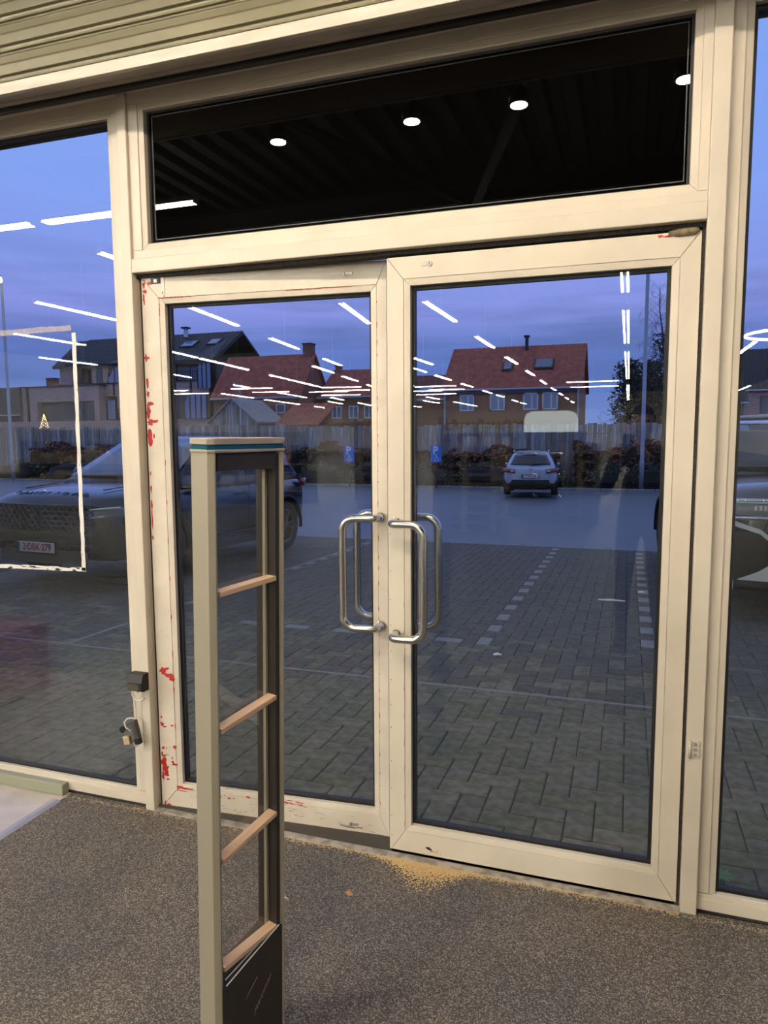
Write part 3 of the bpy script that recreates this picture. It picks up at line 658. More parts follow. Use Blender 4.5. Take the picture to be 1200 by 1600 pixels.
for i in range(3):
    for k in range(4):
        goods(-1.86+i*.46,-11.0,.01+k*.39,(.44,.5,.37),mat('dark_crate', (.06,.065,.05), .6),'crate','dark plastic crate before the glowing cooler, %s column, %s from the floor' % (('left','middle','right')[i],ORD[k]),'crate','dark crates before the cooler')
tag(box('crate', mat('red_crate', (.45,.03,.05), .6), (-4.3,-3.30,-.95,-.40,0,.40), bevel=.01), 'red crate on the pale floor mirrored low in the left window', 'crate')

# ================================================================== OUTSIDE: GROUND
def gpt(x, y, dz=0): return (x, y, ground_z(y)+dz)
YP, YR = 9.15, 26.9
JOINT = mat('paver_joint', (.030,.030,.026), .95)
def sloped(name, x0, x1, y0, y1, m_, dz=0, n=2):
    b = MB(); b.grid([[gpt(x0,y0+(y1-y0)*k/n,dz),gpt(x1,y0+(y1-y0)*k/n,dz)] for k in range(n+1)]); return b.build(name, m_)
pav = struct(sloped('pavement', -16, 9, .10, YP, JOINT, -.006))
PV = [mat('grey_paver_%s' % n, c, .8, var=.22, vscale=24, bump=.25, bscale=180, spec=.25) for n, c in (('dark',(.104,.098,.080)),('mid',(.118,.111,.090)),('pale',(.122,.114,.096)),('brownish',(.112,.102,.080)))]
PVS = [mat('spill_lit_paver_%s' % n, c, .85, var=.25, vscale=18, bump=.25, bscale=180, spec=.2) for n, c in (('grey',(.165,.155,.108)),('green',(.155,.153,.096)),('pale',(.185,.172,.120)))]  # paler, warmer tones near the door paint in the shop's light spill
PVL = mat('light_paver', (.27,.27,.25), .8, var=.1, vscale=20, spec=.25)
u = .11; cells = []
for n in range(-160, 160):
    for mm in range(-90, 90):
        i, j = n+2*mm, n-2*mm
        for hv in (0,1):
            if hv == 0: x0, y0, x1, y1 = i*u, j*u, (i+2)*u, (j+1)*u
            else: x0, y0, x1, y1 = (i+2)*u, (j-1)*u, (i+3)*u, (j+1)*u
            x0 += .02; x1 += .02; y0 += .05; y1 += .05
            if y1 < .16 or y0 > YP-.05 or x0 < -10.5 or x1 > 9: continue
            if x0 < -6-.3*y0 or x0 > 2.6+.75*y0: continue
            light = False
            if hv == 1 and 3.0 < y0 < 8.95 and (abs(x0+1.08) < .056 or abs(x0-.13) < .056 or abs(x0+4.0) < .056): light = True
            if hv == 0 and abs(y0-3.05) < .056 and -4 < x0 < -1.0: light = True
            if 1.93 < (y0+y1)/2 < 1.99: pass
            cells.append((math.hypot((x0+x1)/2+.5,(y0+y1)/2+1.6), x0,x1,y0,y1,hv,light))
cells.sort()
def paver_mesh(w, d, tone):
    me = bpy.data.meshes.new('paver'); b = MB(); g, c, h = .0022, .0045, .012
    lo = [(g,g),(w-g,g),(w-g,d-g),(g,d-g)]; hi = [(g+c,g+c),(w-g-c,g+c),(w-g-c,d-g-c),(g+c,d-g-c)]
    v = [(p[0]-w/2,p[1]-d/2,-h) for p in lo]+[(p[0]-w/2,p[1]-d/2,-.003) for p in lo]+[(p[0]-w/2,p[1]-d/2,0) for p in hi]
    f = [(8,9,10,11)]+[(a+k,a+(k+1) % 4,a+4+(k+1) % 4,a+4+k) for a in (0,4) for k in range(4)]
    me.from_pydata(v, [], f); me.materials.append(tone); return me
pm = {}
near = cells[:300]; rest = cells[300:]
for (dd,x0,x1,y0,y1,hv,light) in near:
    tn = PVL if light else PVS[rnd.choice((0,0,1,2))] if rnd.random() < 1.5-y0*.42 else PV[rnd.choice((1,2,3))]; key = (hv, tn.name)
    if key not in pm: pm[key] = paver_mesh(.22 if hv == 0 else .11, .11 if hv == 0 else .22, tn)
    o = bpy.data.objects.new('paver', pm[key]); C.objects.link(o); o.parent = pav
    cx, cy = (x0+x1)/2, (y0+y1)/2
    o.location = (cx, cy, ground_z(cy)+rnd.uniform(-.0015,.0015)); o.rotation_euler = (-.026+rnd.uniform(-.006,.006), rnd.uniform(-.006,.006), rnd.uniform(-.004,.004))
bs = [MB() for _ in range(8)]
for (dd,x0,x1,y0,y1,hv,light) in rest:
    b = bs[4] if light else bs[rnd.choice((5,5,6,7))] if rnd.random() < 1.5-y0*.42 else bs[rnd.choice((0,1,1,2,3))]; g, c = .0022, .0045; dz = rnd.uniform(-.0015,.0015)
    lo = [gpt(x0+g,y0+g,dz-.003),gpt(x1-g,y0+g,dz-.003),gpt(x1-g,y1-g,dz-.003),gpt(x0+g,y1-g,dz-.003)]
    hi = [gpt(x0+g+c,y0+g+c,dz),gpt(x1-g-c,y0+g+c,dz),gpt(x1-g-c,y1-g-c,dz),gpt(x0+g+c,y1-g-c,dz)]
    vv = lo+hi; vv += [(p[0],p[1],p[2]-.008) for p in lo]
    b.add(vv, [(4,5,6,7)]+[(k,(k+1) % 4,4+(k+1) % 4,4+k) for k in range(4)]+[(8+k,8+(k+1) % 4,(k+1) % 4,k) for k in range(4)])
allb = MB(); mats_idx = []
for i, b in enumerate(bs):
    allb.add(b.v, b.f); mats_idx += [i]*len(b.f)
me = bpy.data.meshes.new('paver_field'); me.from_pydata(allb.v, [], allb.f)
for q in PV+[PVL]+PVS: me.materials.append(q)
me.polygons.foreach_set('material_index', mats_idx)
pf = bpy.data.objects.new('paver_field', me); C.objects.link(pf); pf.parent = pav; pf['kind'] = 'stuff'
# pale edging strip across the bays, kerb line, road
EDG = mat('pale_edging', (.24,.24,.22), .8, var=.2, vscale=30)
b = MB(); b.box(-9,4.5,1.965,1.992,ground_z(1.98)-.02,ground_z(1.98)+.002); struct(b.build('trim_40', EDG))
b = MB()
for k in range(14):
    y = 2.0+k*.5; b.add([gpt(-4.06,y,.003),gpt(-4.02,y,.003),gpt(-4.02,y+.5,.003),gpt(-4.06,y+.5,.003)], [(0,1,2,3)])
struct(b.build('trim_41', EDG))
ASPH = mat('smooth_asphalt', (.125,.128,.135), .42, var=.08, vscale=1.5, bump=.12, bscale=90, spec=.4)
struct(sloped('road', -90, 60, YP, YR, ASPH, 0.0, 6))
struct(sloped('pavement', -90, -16, .42, YP, ASPH, -.004)); struct(sloped('pavement', 9, 60, .42, YP, ASPH, -.004))
KERB = mat('concrete_kerb', (.24,.24,.235), .85, var=.15, vscale=10)
kb = struct(empty('kerb', (-8,YR,ground_z(YR))))
for k in range(64): box('kerb_stone', KERB, (-40+k, -40+k+.985, YR, YR+.15, ground_z(YR)-.1, ground_z(YR)+.11), kb, bevel=.012)
kb2 = struct(box('trim_42', KERB, (-16,9,YP-.06,YP+.04,ground_z(YP)-.1,ground_z(YP)+.004)))
SOIL = mat('dark_soil', (.035,.028,.020), .95, var=.4, vscale=5)
struct(box('ground', SOIL, (-90,60,YR+.15,33,-1.2,ground_z(YR)+.05)))
struct(box('ground', mat('dark_lawn', (.03,.045,.02), .95, var=.3, vscale=1), (-160,120,33,240,-1.3,-.75)))

# ------------------------------------------------------------------ fence of upright boards at the back of the planting strip
FW = [mat('weathered_board_%s' % n, c, .85, var=.3, vscale=3, stretch=(6,6,.6)) for n, c in (('grey',(.30,.275,.25)),('pale',(.38,.36,.33)),('dim',(.20,.18,.16)),('brown',(.27,.21,.16)))]
fn = empty('board_fence', (-12,31,-.7), label='weathered grey fence of upright boards behind the hedges', cat='fence')
x = -38.5
while x < 19.5:
    w_ = rnd.uniform(.17,.24); top = 1.98+rnd.uniform(-.05,.05)+(.12 if x < -16 else 0)
    box('board', FW[rnd.choice((0,0,1,1,2,3))], (x,x+w_-.018,30.97+rnd.uniform(0,.03),31.0+rnd.uniform(0,.03),-.75,top), fn); x += w_
for z in (.0,1.5): box('rail', FW[2], (-38.5,19.5,31.03,31.09,z,z+.09), fn)
# ------------------------------------------------------------------ planting
def leaves(b, n, fn_, size, r_):
    for k in range(n):
        c = Vector(fn_()); s = size*r_.uniform(.6,1.3)
        a = Vector((r_.uniform(-1,1),r_.uniform(-1,1),r_.uniform(-1,1))).normalized(); q = a.orthogonal().normalized(); w = a.cross(q)
        b.add([c-q*s, c+w*s*.55, c+q*s, c-w*s*.55], [(0,1,2,3)])
def shrub(x, y, z0, rx, ry, h, m_, n, size, label, seed, name='shrub', grp=None, boxy=False):
    r_ = random.Random(seed); t = empty(name, (x,y,z0), label=label, cat='hedge' if name == 'hedge' else 'shrub', group=grp)
    b = MB()
    ph = [r_.uniform(0,6) for _ in range(4)]
    def f():
        if boxy:
            px, py = r_.uniform(-rx,rx), r_.uniform(-ry,ry); top = h*(.86+.10*math.sin(px*1.7+ph[0])+.06*math.sin(px*4.3+ph[1])); pz = top*(1-r_.random()**1.7*.98)
            return (px,py,pz)
        a, e = r_.uniform(0,6.283), math.acos(r_.uniform(-.1,1)); q = r_.uniform(.55,1.05)*(1+.12*math.sin(3*a+ph[0])*math.sin(4*e+ph[1]))
        return (rx*q*math.sin(e)*math.cos(a), ry*q*math.sin(e)*math.sin(a), max(.03,h*q*math.cos(e)))
    leaves(b, n, f, size, r_)
    b.build('foliage', m_, t, world=False)
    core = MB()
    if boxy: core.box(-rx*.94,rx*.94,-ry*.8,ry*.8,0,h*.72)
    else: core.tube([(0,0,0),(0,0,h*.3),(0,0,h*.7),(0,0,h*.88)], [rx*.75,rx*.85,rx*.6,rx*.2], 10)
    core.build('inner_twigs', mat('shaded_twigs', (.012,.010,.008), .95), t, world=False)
    return t
BEECH = mat('brown_beech_leaf', (.22,.075,.040), .7, col2=(.12,.065,.035), vscale=1.2)
DGRN = mat('dark_green_leaf', (.030,.046,.022), .6, col2=(.06,.08,.035), vscale=1.5)
OLV = mat('olive_leaf', (.16,.14,.05), .7, col2=(.06,.08,.03), vscale=1.5)
GZ = ground_z(YR)+.03
for i, (x, w_, h, mm, nm) in enumerate([(-29.5,2.6,1.95,BEECH,'brown beech hedge left of the dark parked car'),(-24.6,2.5,2.0,BEECH,'brown beech hedge above the bonnet of the dark car'),(-19.6,2.6,2.05,BEECH,'brown beech hedge behind the cabin of the dark car'),(-14.6,2.6,1.9,BEECH,'brown beech hedge just right of the antenna top'),(-9.9,2.3,1.8,BEECH,'brown beech hedge between the two parking signs'),(-5.3,2.4,1.75,BEECH,'brown beech hedge left of the silver car'),(-.4,1.9,1.95,BEECH,'brown beech hedge beside the right lamp post'),(5.2,2.4,1.9,BEECH,'brown beech hedge behind the silver off-road car'),(10.2,2.4,1.8,BEECH,'brown beech hedge seen through the right window')]):
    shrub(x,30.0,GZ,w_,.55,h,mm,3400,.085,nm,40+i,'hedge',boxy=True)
for i, (x, y, r_, h, mm, nm) in enumerate([(-31.5,28.6,1.6,.95,OLV,'low olive shrub far left before the beech hedge'),(-27.6,28.4,1.9,1.0,DGRN,'dark green shrub left of the tape outline corner'),(-23.4,28.5,1.7,1.1,OLV,'olive shrub behind the dark car bonnet'),(-13.6,28.6,1.3,.9,OLV,'low olive shrub behind the tail of the dark car'),(-11.2,28.5,1.2,1.0,DGRN,'dark green shrub below the left parking sign'),(-8.6,28.5,1.3,.85,OLV,'olive shrub just left of the right parking sign'),(-6.0,28.5,1.3,1.0,DGRN,'dark green shrub right of the right parking sign'),(-3.4,28.6,1.2,.9,DGRN,'dark shrub hidden behind the silver car'),(-.6,28.4,1.1,.95,DGRN,'spreading dark green shrub left of the right lamp post'),(.9,28.3,1.2,1.05,DGRN,'spreading dark green shrub at the right door edge'),(.25,29.2,.8,1.9,BEECH,'tall brown bush behind the right lamp post')]):
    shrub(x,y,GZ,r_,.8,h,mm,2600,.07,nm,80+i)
b_ = shrub(.35,32.2,-.6,.62,.6,3.05,DGRN,3000,.05,'round dark mass over the fence at right, standing for the mirrored head',120)  # added dark dome stands in for the person's head mirrored in the pane

# street lamps
POLEM = mat('galvanised_pole', (.33,.36,.40), .45, metal=.4)
def lamp_post(x, y, h, r0, r1, label, lit, arm):
    z = ground_z(y); t = empty('lamp_post', (x,y,z), label=label, cat='street lamp')
    MB().tube([(0,0,0),(0,0,1.2),(0,0,1.25),(0,0,h)], [r0,r0,r0*.85,r1], 14).build('pole', POLEM, t, world=False, smooth=True)
    MB().cyl((0,0,0),(0,0,.05),r0*1.7,14).build('base_plate', POLEM, t, world=False)
    b = MB(); b.tube([(0,0,h-.02),(arm*.25,-.25,h+.08),(arm*.8,-.7,h+.12)], [.03,.03,.06], 8); b.build('lamp_head', POLEM, t, world=False, smooth=True)
    MB().tube([(arm*.30,-.3,h+.02),(arm*.55,-.5,h-.05),(arm*.78,-.68,h+.05)], [.06,.11,.06], 10).build('lens', emis('street_lamp_glow', (1,.86,.45), 26) if lit else mat('grey_lens', (.5,.5,.5), .3), t, world=False, smooth=True)
    return t
lamp_post(-29.55,26.0,9.85,.09,.06,'lit street lamp on a grey pole at the left',True,.8)
lamp_post(.50,27.4,10.6,.09,.06,'unlit grey lamp pole seen through the right door',False,.5)
lamp_post(-20.54,33.2,5.0,.05,.04,'thin grey pole standing before the wooden shed',False,.05)

# parking signs
BLUE = mat('sign_blue', (.0,.20,.70), .4); WHT = mat('sign_white', (.82,.84,.86), .4)
def psign(x, y, label):
    z = ground_z(y); t = empty('parking_sign', (x,y,z), label=label, cat='sign', rotz=0)
    MB().cyl((0,.03,0),(0,.03,1.83),.03,10).build('post', DARKMETAL, t, world=False)
    pl_ = MB().box(-.235,.235,-.006,.006,1.10,1.80).build('plate', BLUE, t, world=False, bevel=.02)
    text('letter', 'P', .46, WHT, t, (-.03,-.009,1.585), (R(90),0,0), .001, sx=.95, off=.012)
    w_ = MB(); c0 = (.02,1.24)
    w_.tube([(.02+.075*math.cos(a),-.009,1.225+.075*math.sin(a)) for a in [R(150+k*19) for k in range(12)]], .012, 6)
    w_.tube([(-.005,-.009,1.40),(.005,-.009,1.29),(.075,-.009,1.285),(.105,-.009,1.20),(.135,-.009,1.205)], .012, 6)
    w_.tube([(.0,-.009,1.345),(.06,-.009,1.345)], .010, 6); w_.cyl((-.008,-.012,1.425),(-.008,-.005,1.425),.02,10)
    w_.build('wheelchair_symbol', WHT, pl_, world=False); return t
psign(-11.53,26.8,'blue disabled parking sign seen through the left door leaf')
psign(-7.62,26.8,'blue disabled parking sign seen through the right door leaf')

# ------------------------------------------------------------------ houses
REDBR = brick_mat('red_brick', (.40,.10,.062), (.30,.08,.052), (.22,.115,.08), .22, .075)
PINKBR = brick_mat('pink_brown_brick', (.58,.33,.29), (.34,.19,.17), (.46,.33,.30), .30, .09)
REDTILE = mat('red_roof_tile', (.36,.080,.045), .7, var=.25, vscale=2.2)
BLKTILE = mat('black_roof_tile', (.018,.018,.021), .55, var=.25, vscale=2)
WPVC = mat('white_window_frame', (.62,.64,.68), .5); GUT = mat('pale_gutter', (.42,.44,.50), .5)
PANE = mat('house_window_glass', (.06,.075,.10), .06, spec=.9); PALEPANE = mat('pale_curtain_glass', (.30,.34,.42), .2, spec=.8)
def tile_roof(t, x0, x1, ya, za, yb, zb, m_, name='roof', ribs=.32, th=.12):
    """one slope: a slab with raised tile courses running down it"""
    b = MB(); n = max(2, int(abs(x1-x0)/ribs)); rows = []
    nr = max(2, int(math.hypot(yb-ya, zb-za)/.40))
    for k in range(nr+1):
        f = k/nr; y, z = ya+(yb-ya)*f, za+(zb-za)*f
        rows.append([(x0+(x1-x0)*i/(n*2), y, z+(.05 if i % 2 else 0)) for i in range(n*2+1)])
        if k < nr: rows.append([(p[0], p[1], p[2]-.045) for p in rows[-1]])
    b.grid(rows)
    b.add([(x0,ya,za-th),(x1,ya,za-th),(x1,yb,zb-th),(x0,yb,zb-th),(x0,ya,za),(x1,ya,za),(x1,yb,zb),(x0,yb,zb)], [(0,3,2,1),(0,1,5,4),(1,2,6,5),(3,0,4,7)])
    return b.build(name, m_, t)
def window(t, x0, x1, z0, z1, y, mull=(), pane=None, fm=None, fw=.07):
    fm = fm or WPVC; f = MB(); f.box(x0,x1,y-.05,y+.02,z0,z0+fw); f.box(x0,x1,y-.05,y+.02,z1-fw,z1); f.box(x0,x0+fw,y-.05,y+.02,z0,z1); f.box(x1-fw,x1,y-.05,y+.02,z0,z1)
    for mx_ in mull: f.box(mx_-fw/2,mx_+fw/2,y-.045,y+.02,z0,z1)
    o = f.build('window', fm, t); box('pane', pane or PANE, (x0+fw/2,x1-fw/2,y-.03,y-.015,z0+fw/2,z1-fw/2), o); return o
def house(name, label, x0, x1, yf, yb, ze, zr, wall, roof, yr=None, z0=-.75, oh=.25):
    yr = (yf+yb)/2 if yr is None else yr
    t = empty(name, ((x0+x1)/2, yf, z0), label=label, cat='house')
    MB().prism([(yf,z0),(yb,z0),(yb,ze),(yr,zr-.1),(yf,ze)], 'x', x0, x1).build('wall', wall, t)
    sf = (zr-ze)/(yr-yf); sb_ = (zr-ze)/(yb-yr)
    tile_roof(t, x0-oh, x1+oh, yf-oh, ze-oh*sf+.05, yr, zr+.05, roof); tile_roof(t, x0-oh, x1+oh, yb+oh, ze-oh*sb_+.05, yr, zr+.05, roof)
    MB().tube([(x0-oh,yf-oh,ze-oh*sf),(x1+oh,yf-oh,ze-oh*sf)], .075, 8).build('gutter', GUT, t)
    return t
def chimney(t, x0, x1, y0, y1, z0, z1, m_=None):
    o = box('chimney', m_ or REDBR, (x0,x1,y0,y1,z0,z1), t); box('chimney_cap', DARKMETAL, (x0-.06,x1+.06,y0-.06,y1+.06,z1,z1+.1), o); return o
def skylight(t, x0, x1, y0, z0, y1, z1, pane=None):
    b = MB(); d = .12
    b.add([(x0,y0,z0),(x1,y0,z0),(x1,y1,z1),(x0,y1,z1),(x0,y0-.02,z0+d),(x1,y0-.02,z0+d),(x1,y1-.02,z1+d),(x0,y1-.02,z1+d)], [(0,3,2,1),(4,5,6,7),(0,1,5,4),(1,2,6,5),(2,3,7,6),(3,0,4,7)])
    o = b.build('skylight', DARKMETAL, t); e_ = .1
    q = MB(); q.add([(x0+e_,y0-.03+e_*.7,z0+d+.02+e_*.5),(x1-e_,y0-.03+e_*.7,z0+d+.02+e_*.5),(x1-e_,y1-.03-e_*.7,z1+d+.02-e_*.5),(x0+e_,y1-.03-e_*.7,z1+d+.02-e_*.5)], [(0,1,2,3)])
    q.build('pane', pane or mat('skylight_glass', (.10,.13,.20), .04, spec=1), o); return o
# main red brick house
h = house('brick_house', 'wide red brick house with red tiled roof and four upper windows', -13.05, -3.4, 50, 58, 4.98, 8.2, REDBR, REDTILE)
box('fascia', mat('grey_fascia', (.20,.19,.19), .6), (-13.05,-3.4,49.92,50.0,4.55,4.95), h)
for (a,b2,z1,z0) in ((-11.89,-10.82,4.46,3.26),(-9.67,-8.58,4.48,3.28),(-7.27,-6.19,4.50,3.28),(-5.92,-4.83,4.51,3.29)): window(h,a,b2,z0,z1,50.0,((a+b2)/2+.08,),PALEPANE,fw=.10)
for x in (-13.0,-3.45): MB().tube([(x,49.85,5.0),(x,49.85,-.7)], .06, 8).build('downpipe', GUT, h)
sl = lambda f: (49.9+4*f, 5.02+3.2*f)
for (a,b2,f0,f1) in ((-9.05,-8.30,.36,.58),(-6.75,-5.35,.38,.62)): skylight(h,a,b2,sl(f0)[0],sl(f0)[1],sl(f1)[0],sl(f1)[1])
MB().cyl((-7.55,53.6,7.9),(-7.55,53.6,8.9),.13,10).build('vent_pipe', DARKMETAL, h)
box('vent_cap', DARKMETAL, (-7.75,-7.35,53.4,53.8,8.85,9.0), h)
for x in (-8.35,-7.75): box('wall_vent', DARKMETAL, (x-.1,x+.1,49.90,49.93,4.75,4.93), h)
# lower red house left of it
h = house('low_house', 'low dark red house with skylight left of the wide brick house', -19.0, -14.0, 56, 63, 4.6, 6.7, REDBR, mat('dull_red_tile', (.15,.045,.033), .75, var=.25, vscale=2), yr=59.5)
skylight(h,-17.1,-15.7,56.6,4.95,57.6,5.6,mat('blue_skylight_glass', (.16,.21,.32), .05, spec=1))
# brick house with the steep gable
h = house('gabled_house', 'steep red gabled brick house with chimney beside the black roof', -34, -25.9, 52, 58, 5.0, 8.5, REDBR, REDTILE, yr=55)
window(h,-28.01,-27.17,3.46,4.22,52.0,(),PANE); chimney(h,-26.75,-25.95,54.7,55.5,7.8,9.35)
window(h,-33.0,-32.2,3.4,4.2,52.0,(),PANE)
h = house('row_house', 'red brick row house with three tall windows and small chimney', -25.3, -20.0, 55.0, 62, 4.95, 7.35, mat('row_house_brick', (.19,.065,.045), .85, var=.1, vscale=6), REDTILE, yr=58.5)
for (a,b2) in ((-24.1,-23.46),(-22.56,-21.93),(-21.17,-20.5)): window(h,a-.12,b2+.15,3.0,4.06,55.0,((a+b2)/2,),PANE,fw=.09)
chimney(h,-25.25,-24.75,58.3,58.8,7.2,7.75)
# weathered shed
sh = empty('wooden_shed', (-21.5,34,-.75), label='weathered grey wooden shed with pointed gable behind the fence', cat='shed')
x = -22.95; k = 0
while x < -20.05:
    w_ = .19; top = 2.42+(1.22*(1-abs(x+w_/2+21.55)/1.42)); box('board', FW[(0,1,1,0,2)[k % 5]], (x,x+w_-.015,34.0,34.05,-.75,top), sh); x += w_; k += 1
box('wall', FW[2], (-22.95,-20.08,34.06,37.5,-.75,2.4), sh)
for s, xe in ((-1,-23.1),(1,-19.9)):
    b = MB(); b.add([(-21.55,33.85,3.72),(xe,33.85,2.36),(xe,37.6,2.36),(-21.55,37.6,3.72),(-21.55,33.85,3.62),(xe,33.85,2.26),(xe,37.6,2.26),(-21.55,37.6,3.62)], [(0,1,2,3),(4,7,6,5),(0,4,5,1),(1,5,6,2),(2,6,7,3),(3,7,4,0)]); b.build('roof', FW[0], sh)
sx = empty('lean_to', (-19,36,-.75), label='low lean-to with a reddish tiled roof right of the wooden shed', cat='shed')
box('wall', FW[0], (-19.4,-16.6,36,38,-.75,2.1), sx); tile_roof(sx,-19.75,-16.9,35.6,2.15,38.4,3.5,REDTILE)
# modern apartment block
ap = empty('apartment_block', (-45,56,-.75), label='modern pink brick apartment block with large black roof and glazed balconies', cat='apartment block')
box('wall', PINKBR, (-54.1,-37.0,57.6,66,-.75,8.6), ap)                       # recessed core
for (z0,z1) in ((5.55,6.75),(2.2,3.25),(-.75,.4)): box('brick_band', PINKBR, (-54.1 if z0 > 5 else -54.1,-37.0,56,57.7,z0,z1), ap)
b = MB(); b.box(-54.1,-52.6,56,57.7,6.75,8.6); b.box(-50.2,-48.2,56,57.7,6.75,8.6); b.box(-42.4,-41.6,56,57.7,6.75,8.6); b.box(-54.1,-53.2,56,57.7,3.25,5.55); b.box(-47.3,-45.6,56,57.7,3.25,5.55); b.box(-37.9,-37.0,56,57.7,6.75,8.6); b.build('brick_pier', PINKBR, ap)
box('flank_wall', mat('dark_slate_cladding', (.022,.021,.024), .6, var=.15, vscale=2), (-37.0,-36.2,56.2,66,-.75,8.7), ap)
DFR = mat('dark_window_frame', (.015,.015,.017), .4); SKYG = mat('sky_reflection_glass', (.22,.27,.42), .03, spec=1)  # light blue of the reflected sky is put into the pane colour
window(ap,-41.5,-38.2,6.7,8.35,57.5,(-39.9,),SKYG,DFR,.12); window(ap,-49.6,-48.9,6.75,8.3,55.98,(),PANE,DFR,.08); window(ap,-51.9,-51.2,6.75,8.3,57.5,(),PANE,DFR,.08)
window(ap,-45.4,-38.5,3.2,5.5,57.5,(-43.1,-40.8),PANE,DFR,.12); window(ap,-52.9,-47.5,3.2,5.5,57.5,(-50.5,),PANE,DFR,.12); window(ap,-48.0,-43.0,6.75,8.4,57.5,(-45.5,),SKYG,DFR,.12)
def screen(x0, x1, z0, z1, y, n, cut):
    b = MB(); pts = [(x0,z0),(x1,z0),(x1,z1),(x0+cut,z1),(x0,z1-cut*1.6)]
    b.prism(pts, 'y', y, y+.03); o = b.build('glass_screen', SKYG, ap)
    q = MB()
    for k in range(n+1): xx = x0+(x1-x0)*k/n; q.box(xx-.05,xx+.05,y-.05,y,z0,z1-(cut*1.6 if k == 0 else 0))
    q.build('screen_bar', DFR, o)
screen(-39.6,-37.2,3.1,5.5,55.9,4,.5); screen(-38.0,-36.6,6.0,8.5,55.8,3,.4); screen(-48.2,-45.8,6.75,8.5,55.9,3,.9); screen(-50.6,-47.4,3.25,5.1,55.9,3,.8); screen(-44.2,-43.0,3.2,5.4,55.9,2,.6)
def railing(x0, x1, z, y):
    b = MB(); b.box(x0,x1,y-.03,y+.03,z+1.0,z+1.06); n = int((x1-x0)/.22)
    for k in range(n+1): xx = x0+(x1-x0)*k/n; b.box(xx-.02,xx+.02,y-.015,y+.015,z,z+1.0)
    b.build('railing', DFR, ap)
railing(-41.6,-38.0,6.6,55.95); railing(-48.2,-42.4,6.7,55.95); railing(-46.5,-38.0,3.2,55.95); railing(-53,-47.2,3.2,55.95)
for x in (-54.0,-47.6,-45.5,-41.9,-38.9): box('downpipe', DFR, (x-.08,x+.08,55.9,56.0,5.55,6.8), ap)
box('coping', DFR, (-54.2,-36.9,55.9,56.2,6.72,6.80), ap); box('coping', DFR, (-54.2,-36.9,55.9,56.2,3.2,3.28), ap)
rb = MB(); Rf = [(-54.6,55.6,8.55),(-36.1,55.6,8.55),(-36.1,61,11.75),(-56.0,61,11.75),(-36.1,66.4,8.5),(-56.6,66.4,8.5)]
rb.add(Rf, [(0,1,2,3),(3,2,4,5)]); rb.add([(p[0],p[1],p[2]-.25) for p in Rf]+Rf, [(0,6,7,1),(1,7,8,2),(2,8,10,4),(0,3,9,6),(3,5,11,9)]); rb.build('roof', BLKTILE, ap)
tile_roof(ap,-54.6,-36.1,55.55,8.58,61,11.80,BLKTILE,ribs=.45)
db = MB(); db.add([(-38.6,55.45,8.6),(-36.1,55.45,8.6),(-36.9,59.6,11.0),(-37.6,56.2,9.4)], [(0,1,3),(1,2,3),(0,3,2)]); db.build('roof_fold', mat('dark_zinc', (.05,.05,.056), .5), ap)
db = MB(); db.add([(-47.9,55.45,8.6),(-43.0,55.45,8.6),(-44.0,59.6,11.0)], [(0,1,2)]); db.add([(-47.9,55.45,8.55),(-43.0,55.45,8.55),(-44.0,59.6,10.9)], [(0,1,2)]); db.build('roof_fold', MATS['dark_zinc'], ap)
skylight(ap,-41.4,-39.9,58.0,10.05,59.2,10.75,SKYG); skylight(ap,-38.6+.0,-37.4,58.3,10.2,59.4,10.85,SKYG)
MB().cyl((-42.2,60.4,11.4),(-42.2,60.4,12.3),.22,10).build('chimney', WPVC, ap); box('chimney_cap', DFR, (-42.55,-41.85,60.05,60.75,12.25,12.4), ap)
# lower wing of the block
lw = ap
b = MB(); b.box(-58.3,-56.2,55,60,-.75,6.55); b.box(-56.2,-48.6,55,60,5.05,6.55); b.box(-56.2,-48.6,55,60,-.75,2.9); b.box(-49.2,-48.6,55,60,2.9,5.05); b.build('wall', PINKBR, lw)
window(lw,-56.2,-49.2,2.9,5.05,55.6,(-53.6,-51.0),mat('dim_window_glass', (.03,.032,.028), .06, spec=.8),DFR,.14)
box('coping', DFR, (-58.4,-48.5,54.9,60.1,6.5,6.62), lw)
for x in (-57.3,-60.2+2): box('downpipe', DFR, (x-.1,x+.1,54.85,55,3,6.5), lw)
gw = struct(box('wall_garden', PINKBR, (-66,-40,53.5,53.9,-.75,3.1)))
# distant dark roofed house
h = house('far_house', 'dark roofed house with two chimneys behind the apartment wing', -84, -66.5, 70, 80, 4.6, 8.3, mat('dark_brown_brick', (.10,.07,.06), .85, var=.1, vscale=3), mat('brown_black_tile', (.034,.027,.027), .75, var=.2, vscale=2), yr=75)
chimney(h,-73.6,-72.3,74.5,75.5,8,9.3); chimney(h,-69.6,-68.5,74.5,75.5,8,9.3)
skylight(h,-74.2,-73.2,71.0,5.5,73.2,7.1,SKYG)
h = house('roadside_house', 'dark roofed pink brick house seen through the right window', 7.9, 22, 60, 68, 5.0, 8.3, PINKBR, BLKTILE, yr=64)
skylight(h,10.2,11.2,61.2,6.1,62.2,6.9)
window(h,9.5,11,3.0,4.4,60.0,(10.2,),PANE,DFR)
# yellowish shop reflection in the glass, built as a low house at right
h = house('reflection_house', 'low yellowish house with a dark window behind the right fence', .5, 6.7, 47.5, 54, 3.5, 5.2, mat('shop_reflection_ochre', (.30,.26,.15), .8, var=.1, vscale=2), BLKTILE, yr=50.7)
window(h,1.65,3.2,2.0,3.0,47.5,(),PANE,DFR)

